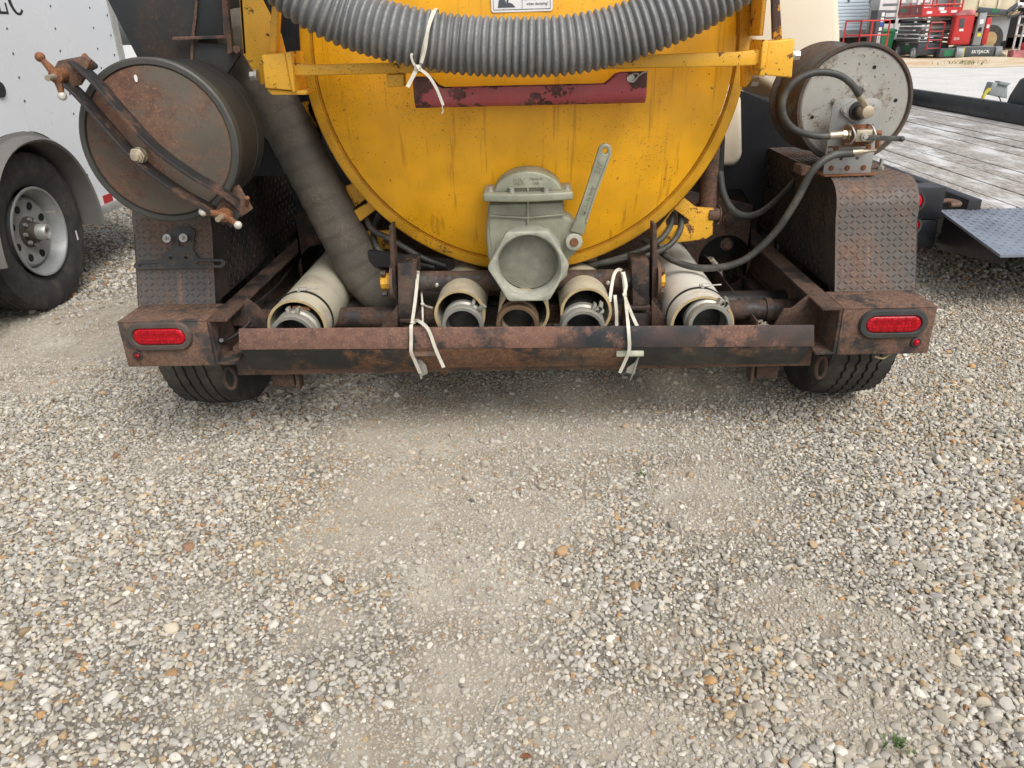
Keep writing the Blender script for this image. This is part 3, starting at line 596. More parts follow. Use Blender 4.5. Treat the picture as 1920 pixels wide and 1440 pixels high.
# lid with half round bonnet, bolts and cast letters
lz = (bz(378), bz(352)); lx = (bx(913)-.004, bx(1070)+.004); zl = L(990, 372, Y=.12).z
lzl, lzh = zl-.008, zl+.016
lidpts = rrect(lx[1]-lx[0], .15, .02, 4); lc = (lx[0]+lx[1])/2; lyc = .2
bm = BM()
mx = (lx[1]-lx[0])/2
curve = [(u, (-.075 - .022*(1-(u/mx)**2))) for u in np.linspace(-mx, mx, 13)]
prism(bm, [(lc+u, lyc+v, lzl) for u, v in curve]+[(lc+mx, lyc+.08, lzl), (lc-mx, lyc+.08, lzl)], (0, 0, lzh-lzl)); lid = obj('valve_lid', bm, MT['alu'], gv, bev=.005, seg=3)
bm = BM(); R_ = .1035; hump = [(u, .060*(max(0, 1-(u/R_)**2))**.62) for u in np.linspace(-R_, R_, 25)]
prism(bm, [(lc+u, lyc-.052, lzh-.002+h) for u, h in hump], (0, .115, 0)); obj('valve_bonnet', bm, MT['alu'], lid, bev=.006, ang=50, seg=3)
bm = BM(); box(bm, lc-.06, lc+.062, lyc-.062, lyc-.05, lzh+.011, lzh+.0155); box(bm, lc-.003, lc+.003, lyc-.062, lyc-.05, lzh, lzh+.0109)
obj('bonnet_rib', bm, MT['alu'], lid, bev=.0015)
for px, py, yy in ((920, 353, .16), (1064, 350, .16), (960, 363, .128), (1024, 362, .128)):
    p = L(px, py, Y=yy); p.z = lzh; bm = BM(); cyl(bm, p, p+V((0, 0, .013)), .0078, 16); lathe(bm, [(.0131, .0045), (.006, .0045), (.006, .0002)], p, (0, 0, 1), 6); cyl(bm, p-V((0, 0, .001)), p+V((0, 0, .0015)), .0105, 16); obj('cap_screw', bm, MT['zinc'], lid)
text('cast_letters', 'RIV', .024, basis((lc-.024, lyc-.0525, lzh+.030), (1, 0, 0), (0, 0, 1)), .0022, MT['alu'], lid, bold=.0006)
text('cast_letters', 'Made in\nItaly', .0125, basis((lc+.026, lyc-.0525, lzh+.031), (1, 0, 0), (0, 0, 1)), .0018, MT['alu'], lid)
# lever
hy = .145; p0, p1 = L(1076, 452, Y=hy), L(1134, 282, Y=hy); d = (p1-p0).normalized(); s_ = V((0, 1, 0)).cross(d)
bm = BM(); cyl(bm, V((p0.x, hy-.014, p0.z)), V((p0.x, BY0+.03, p0.z)), .026, 28); piv = obj('lever_boss', bm, MT['alu_worn'], gv, bev=.003)
Lh = (p1-p0).length; prof_h = []
for t, wd in ((.1, .021), (.25, .0185), (.5, .017), (.75, .0185), (1, .0205)): prof_h.append((t, wd))
hx = lambda q, wv: (p0 + d*(Lh*q) + s_*wv)
o1 = [hx(t, w_) for t, w_ in prof_h]; o2 = [hx(t, -w_) for t, w_ in prof_h[::-1]]
tip = [p1 + d*(.0205*math.sin(a)) + s_*(.0205*math.cos(a)) for a in np.linspace(0, PI, 11)][1:-1]
poly = [(q.x, q.z) for q in o1+tip+o2]
bm = BM(); plate_holes(bm, poly, [circ(p1.x, p1.z, .0085, 16)], hy-.012, hy+.006); lev = obj('valve_lever', bm, MT['alu'], gv, bev=.003, seg=3)
bm = BM()
for sgn in (1, -1):
    sweep(bm, [hx(t, sgn*(w_-.003)) + V((0, hy-p0.y-.0135, 0)) for t, w_ in prof_h[1:]], [(-.0025, -.003), (.0025, -.003), (.0025, .003), (-.0025, .003)], up=(0, 1, 0))
obj('lever_edge', bm, MT['alu'], lev)
text('cast_letters', 'Made in Italy', .0175, basis(hx(.47, 0)+V((0, hy-p0.y-.0122, 0)), d, -s_ if (-s_).x > 0 else -s_), .0016, MT['alu_disc'], lev, bold=.0004)
text('cast_letters', 'RIV', .021, basis(hx(.83, 0)+V((0, hy-p0.y-.0122, 0)), d, -s_), .0016, MT['alu_disc'], lev, bold=.0008)
bm = BM(); q = V((p0.x, hy-.014, p0.z)); hexa(bm, q, q-V((0, .007, 0)), .0105); cyl(bm, q, q-V((0, .0025, 0)), .0135, 16); obj('lever_bolt', bm, MT['rust_orange'], gv)

# --- hinge shaft with its end blocks, arms and yellow nuts
SY = .30
a, b = L(778, 527, Y=SY), L(1186, 524, Y=SY); sh_z = (a.z+b.z)/2
bm = BM(); cyl(bm, (a.x-.05, SY, a.z), (b.x+.05, SY, b.z), .034, 32); shaft = obj('hinge_shaft', bm, MT['shaft'], T)
for px, py in ((819, 534), (1140, 530)):
    p = L(px, py, Y=SY-.034); bm = BM(); lathe(bm, [(0, .0075), (.006, .0075), (.009, .005), (.013, .0055), (.015, .002)], p+V((0, .004, 0)), (0, -1, -.15), 12, cap1=True); obj('grease_nipple', bm, MT['zinc'], shaft)
for q in ([(745, 494), (781, 492), (779, 596), (747, 598)], [(1184, 490), (1217, 488), (1217, 572), (1187, 574)]):
    bm = BM(); f = P2(q, SY-.05); prism(bm, f, (0, .11, 0)); blk = obj('hinge_block', bm, MT['shaft'], T, bev=.003)
    zlo = min(f[2].z, f[3].z); xc = (f[0].x+f[1].x)/2
    bm = BM(); box(bm, xc-.04, xc+.04, SY-.06, SY+.06, zlo-.012, zlo); box(bm, xc-.03, xc+.05, SY-.075, SY-.062, zlo-.075, zlo-.02); obj('block_bracket', bm, MT['rust_dark_shaded'], blk, bev=.002)
    bm = BM(); box(bm, xc-.045, xc+.045, SY-.02, SY+.04, .3, zlo-.012); obj('block_post', bm, MT['rust_dark_shaded'], blk, bev=.002)
for q, nx_, sd in (([(729, 424), (736, 422), (745, 560), (734, 562)], 722, -1), ([(1224, 420), (1231, 422), (1236, 558), (1222, 588)], 1239, 1)):
    bm = BM(); f = P2(q, SY-.03); prism(bm, f, (0, .06, 0)); arm = obj('hinge_arm', bm, MT['rust_dark_shaded'], T, bev=.002)
    px = 735+3 if sd < 0 else 1232; c_ = L(px, 528 if sd < 0 else 524, Y=SY)
    bm = BM(); cyl(bm, c_+V((-.005, 0, 0)), c_+V((.005, 0, 0)), .062, 36); obj('hinge_washer', bm, MT['rust'], arm)
    c2 = L(nx_, 527 if sd < 0 else 522, Y=SY); bm = BM(); cyl(bm, c_, V((c2.x+sd*.012, SY, c_.z)), .028, 10); obj('hinge_nut', bm, MT['yellow_worn'], arm)
    bm = BM()
    for dz in (.034, -.036): bm = BM(); p = V((c2.x-sd*.008, SY-.02, c_.z+dz)); hexa(bm, p, p+V((sd*.016, 0, 0)), .010); obj('bolt', bm, MT['rust'], arm)

# --- frame: rails, cross members, bumper, light boxes, plates
def rail(sd):
    bm = BM(); x = sd*WI; i = -sd
    prof = [(0, ZT), (.062*i, ZT), (.062*i, ZT-.008), (.009*i, ZT-.008), (.009*i, ZB+.008), (.062*i, ZB+.008), (.062*i, ZB), (0, ZB)]
    prism(bm, [(x+a, .002, z) for a, z in prof], (0, 3.4, 0)); return obj('frame_rail', bm, MT['rust_dark_shaded'], T, bev=.0015)
rails = [rail(-1), rail(1)]
for sd in (-1, 1):
    # tail light box: bent sheet, open underneath
    bm = BM(); X0, X1 = (-W, -WI-.001) if sd < 0 else (WI+.001, W)
    box(bm, X0, X1, 0, .005, ZB, ZT-.0055); box(bm, X0, X1, 0, .158, ZT-.005, ZT)
    xo = X0 if sd < 0 else X1-.005; box(bm, xo, xo+.005, .0055, .158, ZB+.02, ZT-.0055)
    lb = obj('light_box', bm, MT['rust'], T, bev=.0018)
    bm = BM()      # tread lugs on its top, joined: too small to pick apart
    for i in range(11):
        for j in range(6):
            cx, cyy = X0+.016+i*.0245, .014+j*.0245; an = rad(45 if (i+j) % 2 else -45); M_ = Matrix.Translation((cx, cyy, ZT)) @ Matrix.Rotation(an, 4, 'Z')
            vs = [bm.verts.new(M_ @ V(q)) for q in ((-.011, 0, 0), (0, -.0035, 0), (.011, 0, 0), (0, .0035, 0), (-.004, 0, .0022), (.004, 0, .0022))]
            for f in ((0, 1, 4), (1, 5, 4), (1, 2, 5), (2, 3, 5), (3, 4, 5), (3, 0, 4)): bm.faces.new([vs[q] for q in f])
    tag(obj('tread_lugs', bm, MT['rust'], lb), kind='stuff')
    # oval lamp
    lc_ = L(299.5, 630.5, Y=-.004) if sd < 0 else L(1674.5, 607, Y=-.004); w_, h_ = .165, .0555
    def stad(ww, hh, n=12): return rrect(ww, hh, hh/2-.0005, n)
    bm = BM(); a = stad(w_+.038, h_+.036); b = stad(w_-.002, h_-.002); m1 = stad(w_+.03, h_+.028); m2 = stad(w_+.004, h_+.004)
    rs = [[bm.verts.new((lc_.x+u, yy, lc_.z+v)) for u, v in ring] for ring, yy in ((a, 0.0), (a, -.006), (m1, -.012), (m2, -.013), (b, -.009), (b, .0))]
    for i in range(5): bridge(bm, rs[i], rs[i+1])
    lamp = obj('tail_light', bm, MT['grommet_dusty' if sd < 0 else 'grommet'], lb)
    bm = BM(); rs = [[bm.verts.new((lc_.x+u, yy, lc_.z+v)) for u, v in stad(w_-q, h_-q, 10)] for q, yy in ((.003, -.002), (.004, -.008), (.010, -.0115), (.022, -.0125), (.045, -.013))]
    for i in range(4): bridge(bm, rs[i], rs[i+1])
    bm.faces.new(rs[-1]); obj('lens', bm, MT['lens'], lamp, ang=50)
    bm = BM()
    for u, v in ((-.05, .013), (-.03, .013), (-.01, .013), (.012, .013), (.034, .013), (.054, .012), (-.052, -.012), (-.03, -.013), (-.008, -.013), (.014, -.013), (.036, -.012)):
        lathe(bm, [(0, .0092), (.0012, .0086), (.0018, .0055), (.0013, .0006)], (lc_.x+u, -.0128, lc_.z+v), (0, -1, 0), 12)
    obj('lens_optics', bm, MT['lens'], lamp)
    mp = L(258, 667, Y=-.004) if sd < 0 else L(1718, 642, Y=-.004)
    bm = BM(); lathe(bm, [(0, .0155), (.005, .0155), (.007, .013), (.006, .0105), (.002, .0102)], (mp.x, .0, mp.z), (0, -1, 0), 24); mk = obj('marker_light', bm, MT['grommet'], lb)
    bm = BM(); lathe(bm, [(.002, .0102), (.008, .0095), (.012, .006), (.0132, .0004)], (mp.x, 0, mp.z), (0, -1, 0), 20); obj('lens', bm, MT['lens_dark' if sd < 0 else 'lens'], mk)

# bumper guard: bent plate with bevelled ends
BYF = .02; a, b = L(447, 617, Y=BYF), L(1527, 610, Y=BYF); a2, b2 = L(449, 656, Y=BYF), L(1526, 650, Y=BYF)
YL = .075; a3, b3 = L(472, 694, Y=YL), L(1498, 682, Y=YL)
bm = BM(); prism(bm, [a, b, b2+V((.002, 0, 0)), a2-V((.002, 0, 0))], (0, .008, 0)); bp = obj('bumper', bm, MT['bumper_up'], T, bev=.002)
bm = BM(); prism(bm, [a2+V((.004, .003, -.0005)), b2+V((-.004, .003, -.0005)), b3, a3], (0, .008, .003)); obj('bumper_skirt', bm, MT['bumper_low'], bp, bev=.002)
for px in (775, 1165):
    p0, p1 = L(px-10, 663, Y=.033), L(px+42, 662, Y=.033)
    bm = BM(); sweep(bm, [p0+V((0, 0, 0)), p1], [(-.007, -.011), (.007, -.011), (.007, .011), (-.007, .011)], up=(0, .5, .85)); obj('bumper_slot', bm, MT['alu'] if px > 900 else MT['rust'], bp, bev=.003)
    if px < 900: tl = P2([(779, 668), (790, 676), (799, 685), (802, 700), (791, 706), (780, 690)], .05); sh = P2([(776, 668), (780, 668), (792, 709), (789, 713)], .045)
    else: tl = P2([(1198, 664), (1199, 668), (1190, 702), (1173, 699), (1176, 690), (1190, 680)], .05); sh = P2([(1198, 662), (1202, 662), (1186, 706), (1180, 719)], .045)
    bm = BM(); prism(bm, tl, (0, .006, 0)); prism(bm, sh, (0, .025, 0)); obj('bumper_tab', bm, MT['coupling'], bp, bev=.001)
# rear cross member below and tube behind the guard
z0, z1 = L(980, 700, Y=.10).z, L(980, 617, Y=.10).z
bm = BM(); f = [L(444, 694, Y=.10), L(1520, 682, Y=.10), L(1520, 692, Y=.10), L(444, 706, Y=.10)]
box(bm, f[0].x, f[1].x, .10, .19, f[3].z+.004, f[3].z+.105); cm = obj('cross_member', bm, MT['rust'], T, bev=.002)
bm = BM(); cyl(bm, (-WI+.01, .33, .36), (WI-.01, .33, .36), .035, 28); obj('spreader_tube', bm, MT['rust_dark_shaded'], T)
for k in range(2):
    x = (-1, 1)[k]*.83; bm = BM(); lathe(bm, [(0, .035), (0, .041), (.02, .041), (.02, .035)], (x, .33, .36), (1, 0, 0), 28); obj('tube_collar', bm, MT['rust_dark_shaded'], T)
for q, yy in (([(712, 616), (745, 572), (745, 617)], .2), ([(1222, 612), (1222, 564), (1262, 610)], .2), ([(1452, 610), (1470, 580), (1486, 578), (1527, 545), (1533, 560), (1533, 612)], .12), ([(430, 610), (446, 575), (462, 560), (482, 574), (500, 596), (500, 616)], .16)):
    bm = BM(); f = P2(q, yy); prism(bm, f, (0, .01, 0)); obj('gusset_plate', bm, MT['rust_dark_shaded'], T, bev=.002)
# lashing loops and small hangers under the frame ends
for px, py in ((431, 709), (1539, 689)):
    c_ = L(px, py, Y=.09); bm = BM(); pts = [c_+V((.0165*math.cos(a), .004*math.cos(a), .037*math.sin(a))) for a in np.linspace(0, 2*PI, 33)[:-1]]
    tube(bm, pts+[pts[0]], .0065, 8, cap=False); obj('lashing_loop', bm, MT['rust_dark_shaded'], T)
for x in (-.80, .80):
    bm = BM(); box(bm, x-.035, x+.035, .13, .15, .19, .255); box(bm, x+(.045 if x < 0 else -.055), x+(.055 if x < 0 else -.045), .12, .17, .18, .258); obj('spring_hanger', bm, MT['rust_dark_shaded'], T, bev=.002)
# bulkhead cross plate with round opening, and diagonal stiffeners
hb = [(-WI+.07, .26), (WI-.07, .26), (WI-.07, .62), (.55, .70), (-.55, .70), (-WI+.07, .62)]
bm = BM(); plate_holes(bm, hb, [circ(.80, .40, .105, 28), circ(-.80, .40, .105, 28), circ(-.725, .41, .098, 28)[:1]+[] if False else circ(.2, .42, .085, 24), circ(.56, .41, .10, 24)] , .80, .81); bh = obj('cross_plate', bm, MT['rust_dark_shaded'], T)
for px, py in ((1366, 410), (1362, 458), (582, 415), (586, 450)):
    p = L(px, py, Y=.80); bm = BM(); hexa(bm, p, p-V((0, .014, 0)), .016); cyl(bm, p, p-V((0, .004, 0)), .024, 20); obj('bolt', bm, MT['rust'], bh)
for sd in (-1, 1):
    bm = BM(); x = sd*.78; box(bm, min(x, x-sd*.06), max(x, x-sd*.06), .22, 3.2, .262, .27); box(bm, min(x, x-sd*.006), max(x, x-sd*.006), .22, 3.2, .2705, .36); obj('inner_angle', bm, MT['rust_dark_shaded'], T, bev=.0015)
    bm = BM(); box(bm, sd*.86-.05, sd*.86+.05, .9, 1.0, .17, .27); box(bm, sd*.9-.02, sd*.9+.02, .35, 1.4, .27, .31); box(bm, sd*.9-.025, sd*.9+.025, .5, 1.2, .31, .335); obj('leaf_spring', bm, MT['black'], T, bev=.003)

# --- fenders of tread plate
def fender(sd):
    xi, xo = .992, 1.247; prof = [(.163, ZT-.002), (.243, .69)]
    cyy, cz, R_ = .36, .705, .105
    for a in np.linspace(10, 90, 9): prof.append((cyy-.012-R_*math.cos(rad(a-10+0))*1.0, cz-.01+R_*math.sin(rad(a)))) if False else prof.append((.345-.1*math.cos(rad(a)), .70+.1*math.sin(rad(a))))
    prof += [(2.6, .80)]
    bm = BM(); th = .005
    ra = [bm.verts.new((sd*xo, y, z)) for y, z in prof]; rb = [bm.verts.new((sd*xi, y, z)) for y, z in prof]
    bridge(bm, ra, rb, close=False)
    inn = [(.163, ZT-.002), (.163, .30), (2.6, .30), (2.6, .80)]
    # inner wall down to the rail top, outer wall short lip with the wheel opening
    wi = rb + [bm.verts.new((sd*xi, 2.6, ZT-.002))]; bm.faces.new(wi)
    arch = [(.163, ZT-.002)]+[(.49+.41*math.cos(rad(a)), .35+.41*math.sin(rad(a))) for a in np.linspace(162, 18, 15)]+[(.95, ZT-.002), (2.6, ZT-.002)]
    ys_ = [.163, .2, .243]+[float(v) for v in np.linspace(.27, .95, 22)]+[1.2, 1.9, 2.6]; tz = lambda y: float(np.interp(y, [q[0] for q in prof], [q[1] for q in prof]))
    bz_ = lambda y: max(ZT-.004, .35+math.sqrt(max(0, .40**2-(y-.49)**2)))
    tp = [bm.verts.new((sd*xo, y, tz(y))) for y in ys_]; bt = [bm.verts.new((sd*xo, y, min(bz_(y), tz(y)-.004))) for y in ys_]; bridge(bm, tp, bt, close=False)
    geom = bm.faces[:]; bmesh.ops.recalc_face_normals(bm, faces=geom)
    bmesh.ops.solidify(bm, geom=geom, thickness=.004)
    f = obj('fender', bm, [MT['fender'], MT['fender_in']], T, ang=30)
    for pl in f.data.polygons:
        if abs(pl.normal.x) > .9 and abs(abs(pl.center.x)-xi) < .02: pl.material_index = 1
    # raised tread lugs along the bent plate (real relief, joined)
    bm = BM(); pp = resample([(0, y, z) for y, z in prof], .0188); s0 = pp
    for j in range(len(pp)-1):
        if pp[j].y > 1.3: break
        t = (pp[j+1]-pp[j]).normalized(); nn_ = V((0, -t.z, t.y)); nn_ = nn_ if nn_.z > 0 or nn_.y < 0 else -nn_; p = pp[j]+t*.0094
        for i in range(13):
            cx = sd*(xi+.014+i*.0190); an = rad(40 if (i+j) % 2 else -40) ; u = V((1, 0, 0))*math.cos(an)+t*math.sin(an); v = -V((1, 0, 0))*math.sin(an)+t*math.cos(an); o_ = V((cx, p.y, p.z))+nn_*.0005
            vs = [bm.verts.new(o_+u*a+v*b+nn_*h) for a, b, h in ((-.0088, 0, 0), (-.004, -.0027, 0), (.004, -.0027, 0), (.0088, 0, 0), (.004, .0027, 0), (-.004, .0027, 0), (-.0048, 0, .0021), (.0048, 0, .0021))]
            for q in ((0, 1, 6), (1, 2, 7, 6), (2, 3, 7), (3, 4, 7), (4, 5, 6, 7), (5, 0, 6)): bm.faces.new([vs[k] for k in q])
    tag(obj('tread_lugs', bm, MT['fender'], f), kind='stuff'); bm = BM()
    for j in range(13):       # lugs of the inner wall
        for i in range(40):
            z = ZT+.02+j*.0262; y = .3+i*.0262
            if z > .785 or y > 1.3 or (z < .69 and y < .27+(z-ZT)*.3): continue
            an = rad(45 if (i+j) % 2 else -45); u = V((0, math.cos(an), math.sin(an))); v = V((0, -math.sin(an), math.cos(an))); nn_ = V((-sd, 0, 0)); o_ = V((sd*(xi), y, z))+nn_*.0045
            vs = [bm.verts.new(o_+u*a+v*b+nn_*h) for a, b, h in ((-.0115, 0, 0), (0, -.0036, 0), (.0115, 0, 0), (0, .0036, 0), (-.005, 0, .0022), (.005, 0, .0022))]
            for q in ((0, 1, 4), (1, 5, 4), (1, 2, 5), (2, 3, 5), (3, 4, 5), (3, 0, 4)): bm.faces.new([vs[k] for k in q])
    tag(obj('tread_lugs', bm, MT['fender_in'], f), kind='stuff'); return f
fl, fr = fender(-1), fender(1)
bm = BM(); hexa(bm, L(1650, 318, Z=.80), L(1650, 318, Z=.80)+V((0, 0, .012)), .012); p = L(1650, 318, Z=.80); cyl(bm, p, p+V((0, 0, .035)), .006, 12); obj('loose_bolt', bm, MT['zinc'], fr)

# --- tyres under the boxes
def tyre_bm(R_, hw, grooves, zig=0., seg=120, rimr=.2, gd=.009, gw=.007):
    """axle along +X, centre at the origin"""
    bm = BM(); tw = hw*.86; ys = [-tw]
    for g_ in grooves: ys += [g_-gw, g_-gw*.7, g_+gw*.7, g_+gw]
    ys.append(tw); rows = []
    side = [(.62, rimr), (.78, rimr+.012), (.97, rimr+(R_-rimr)*.38), (1.0, rimr+(R_-rimr)*.6), (.955, R_-.022), (.90, R_-.008)]
    for k in range(seg):
        a = 2*PI*k/seg; z = zig*(1 if (k//2) % 2 else -1); row = []
        for u, r in side: row.append((-hw*u, r-(.006 if (r > R_-.03 and zig and k % 4 == 0) else 0)))
        for i, y in enumerate(ys):
            inner = i not in (0, len(ys)-1); q = (i-1) % 4 if inner else -1
            crown = R_-.010*(y/tw)**2
            row.append((y+(z if inner else 0), crown-(gd if q in (1, 2) else 0)))
        for u, r in side[::-1]: row.append((hw*u, r-(.006 if (r > R_-.03 and zig and k % 4 == 2) else 0)))
        rows.append([bm.verts.new((x, r*math.cos(a), r*math.sin(a))) for x, r in row])
    for k in range(seg): bridge(bm, rows[k], rows[(k+1) % seg], close=False)
    return bm
for sd in (-1, 1):
    bm = tyre_bm(.352, .117, [-.052, -.018, .018, .052], zig=.0028 if sd > 0 else .0010, seg=200, gd=.011, gw=.0045 if sd > 0 else .004); bm.transform(Matrix.Translation((sd*1.122, .492, .350)))
    wh = obj('wheel', bm, MT['rubber_dusty'], T, ang=28)
    bm = BM(); lathe(bm, [(-.09, .2), (-.06, .19), (-.05, .15), (.05, .15), (.06, .19), (.09, .2)], (sd*1.122, .492, .35), (1, 0, 0), 40); lathe(bm, [(-.02, .15), (-.02, .02)], (sd*1.122, .492, .35), (1, 0, 0), 40); obj('rim', bm, MT['hub'], wh)
    bm = tyre_bm(.352, .125, [-.055, -.018, .018, .055], zig=.0012, seg=80); bm.transform(Matrix.Translation((sd*1.122, 1.38, .350))); obj('wheel', bm, MT['rubber_dusty'], T, ang=28)
bm = BM()
for yy in (.492, 1.38): cyl(bm, (-1.1, yy, .33), (1.1, yy, .33), .045, 20)
obj('axle', bm, MT['black'], T)
bm = BM(); tube(bm, spline([L(1640, 668, Y=.02), L(1655, 672, Y=.02), L(1668, 664, Y=.03)], 5), .003, 6); obj('wire_end', bm, MT['pvc_edge'], T)

# --- licence plate bracket on the left fender
Yb = .215
def fy(py): return .163 + (571-py)/(571-405)*.08 - .014
bm = BM()
o_ = [(300, 444), (312, 436), (340, 434), (352, 440), (352, 474), (366, 489), (410, 490), (416, 493), (418, 497), (416, 502), (410, 505), (252, 508), (246, 505), (244, 501), (246, 497), (252, 494), (294, 492), (298, 480), (312, 476), (312, 460)]
sl_ = [[(256, 498), (288, 497), (291, 500), (288, 503), (256, 504), (253, 501)], [(366, 494), (408, 494), (412, 497), (408, 500), (366, 501), (362, 498)], [(324, 448), (334, 448), (336, 458), (334, 468), (325, 468), (322, 458)], [(309, 487), (313, 485), (317, 487), (316, 491), (311, 491)], [(338, 486), (342, 485), (346, 487), (345, 490), (340, 490)]]
xz = lambda lst: [(q.x, q.z) for q in (L(px, py, Y=.175) for px, py in lst)]
plate_holes(bm, xz(o_), [xz(q) for q in sl_], 0, .004)
for v in bm.verts: v.co.y += .163+(v.co.z-ZT)*.08/.213-.0125
lpb = obj('plate_bracket', bm, MT['bracket_black'], T, bev=.0008)
for px, py in ((313, 447), (344, 446)):
    p = L(px, py, Y=fy(py)-.002); nn_ = V((0, -.95, .3)); bm = BM(); lathe(bm, [(0, .0135), (.003, .0135), (.0035, .0065), (.008, .0065), (.0085, .0045), (.016, .0045), (.0165, .0002)], p, nn_, 18); obj('bolt', bm, MT['zinc'], lpb)

# --- hose storage canister with its clamping strap
cc = L(298, 268, Y=0); CR = .218
bm = BM(); lathe(bm, [(.27, .0005), (.27, CR-.012), (.03, CR-.012)], (cc.x, 0, cc.z), (0, 1, 0), 80); can = obj('canister', bm, MT['canister'], T)
bm = BM(); lathe(bm, [(.035, CR-.012), (.035, CR), (.002, CR+.001), (-.002, CR-.004), (-.002, CR-.016), (.006, CR-.018)], (cc.x, 0, cc.z), (0, 1, 0), 96); obj('canister_rim', bm, MT['canrim'], can)
bm = BM(); lathe(bm, [(.006, CR-.018), (.001, CR-.022), (-.001, CR-.06), (-.004, .1), (-.005, .0005)], (cc.x, 0, cc.z), (0, 1, 0), 96); obj('canister_lid', bm, MT['canlid'], can)
bm = BM(); lathe(bm, [(.2, CR-.0115), (.2, CR-.008), (.208, CR-.008), (.208, CR-.0115)], (cc.x, 0, cc.z), (0, 1, 0), 60); obj('canister_band', bm, MT['canister'], can)
def bar_path(dx, dy):
    q = [((128, 132), -.045), ((165, 165), -.062), ((215, 222), -.078), ((278, 290), -.086), ((345, 340), -.078), ((400, 372), -.062), ((436, 398), -.045)]
    return spline([L(p[0]+dx, p[1]+dy, Y=y) for p, y in q], 6)
strap_root = None
for dx, dy in ((13, -15), (-13, 15)):
    bm = BM(); pa = bar_path(dx, dy); sweep(bm, pa, [(-.004, -.027), (.004, -.027), (.004, .027), (-.004, .027)], up=(0, -1, 0)); s_ = obj('clamp_bar', bm, MT['black_bar'], can, bev=.001)
for q, yy, nm in (([(108, 114), (158, 106), (170, 112), (150, 160), (118, 166), (90, 148)], -.05, 'clamp_end'), ([(402, 396), (418, 372), (452, 402), (432, 428)], -.052, 'clamp_end')):
    bm = BM(); prism(bm, P2(q, yy), (0, .012, 0)); obj(nm, bm, MT['rust'], can, bev=.002)
for q, yy in (([(112, 113), (160, 104), (180, 122), (180, 128), (165, 135), (150, 160)], .0), ([(436, 352), (446, 347), (473, 392), (463, 400), (445, 410), (430, 380)], .03)):
    bm = BM(); prism(bm, P2(q, yy), (0, .012, 0)); obj('clamp_lug', bm, MT['hopper'] if yy == 0 else MT['rust'], can, bev=.002)
bm = BM(); p = L(165, 122, Y=.0); d_ = V((.25, -.6, .6)).normalized(); cyl(bm, p, p+d_*.035, .0075, 10); cyl(bm, p, p+d_*.014, .015, 6); obj('clamp_stud', bm, MT['rust_orange'], can)
bm = BM(); p = L(463, 384, Y=.03); d_ = V((.3, -.5, .6)).normalized(); cyl(bm, p, p+d_*.034, .006, 10); obj('clamp_stud', bm, MT['rust_orange'], can)
# T handles with ball ends
for c_, e1, e2, tip_, m1, m2 in (((107, 142), (75, 107), (117, 180), (92, 146), 'rust_orange', 'silver'), ((420, 403), (381, 397), (446, 422), (411, 410), 'silver', 'silver')):
    Yh = -.075; a, b1, b2 = L(*c_, Y=Yh), L(*e1, Y=Yh), L(*e2, Y=Yh)
    bm = BM(); d1 = (b1-a); d2 = (b2-a); tube(bm, [a, a+d1*.3, a+d1*.7, b1], [.014, .011, .008, .0065], 12); tube(bm, [a, a+d2*.3, a+d2*.7, b2], [.014, .011, .008, .0065], 12)
    cyl(bm, a+V((0, .028, 0)), a-V((0, .008, 0)), .0185, 18); hd = obj('clamp_handle', bm, MT['rust_orange'], can)
    bm = BM(); sphere(bm, b1, .0125); obj('handle_ball', bm, MT[m1], hd) if False else obj('clamp_ball', bm, MT[m1], can)
    bm = BM(); sphere(bm, b2, .0115); obj('clamp_ball', bm, MT[m2], can)
    bm = BM(); cyl(bm, a, a-V((.004, .04, .004)), .0075, 12); obj('clamp_screw', bm, MT['brass'], can)
p = L(262, 291, Y=-.085); bm = BM(); cyl(bm, p+V((0, .02, 0)), p-V((0, .002, 0)), .021, 28); hexa(bm, p, p-V((0, .018, 0)), .0215); cyl(bm, p-V((0, .018, 0)), p-V((0, .024, 0)), .0165, 24); cyl(bm, p-V((0, .024, 0)), p-V((0, .031, 0)), .0115, 20); obj('clamp_nut', bm, MT['brass'], can, bev=.0008)
bm = BM(); p = L(298, 268, Y=-.005); cyl(bm, L(268, 286, Y=-.06), L(268, 286, Y=.0), .012, 12); obj('clamp_post', bm, MT['rust'], can)

bm = BM(); p = L(255, 147, Y=-.003); prism(bm, [(p.x+.0045*math.cos(a), -.0045, p.z+.0095*math.sin(a)) for a in np.linspace(0, 2*PI, 13)[:-1]], (0, .002, 0)); obj('glint_spot', bm, MT['mwhite'], can)  # white disc standing for a reflection on the lid
# --- black hopper box and its brackets over the left fender
bm = BM(); f = P2([(170, -60), (268, 130), (372, 130), (372, -60)], .27); prism(bm, f, (0, .9, 0)); hop = obj('side_box', bm, MT['hopper'], T, bev=.004)
bm = BM(); prism(bm, P2([(360, -60), (366, 72), (425, 72), (414, -60)], .265), (0, .02, 0)); obj('box_panel', bm, MT['hopper'], hop, bev=.002)
bm = BM(); prism(bm, P2([(362, 80), (440, 84), (449, 104), (410, 160), (362, 132)], .262), (0, .02, 0)); obj('box_gusset', bm, MT['hopper'], hop, bev=.002)
bm = BM(); sweep(bm, [L(370, -60, Y=.262), L(368, 20, Y=.262), L(362, 72, Y=.262), L(359, 130, Y=.262)], [(-.004, -.004), (.004, -.004), (.004, .004), (-.004, .004)], up=(0, 1, 0)); obj('box_weld', bm, MT['rust'], hop)
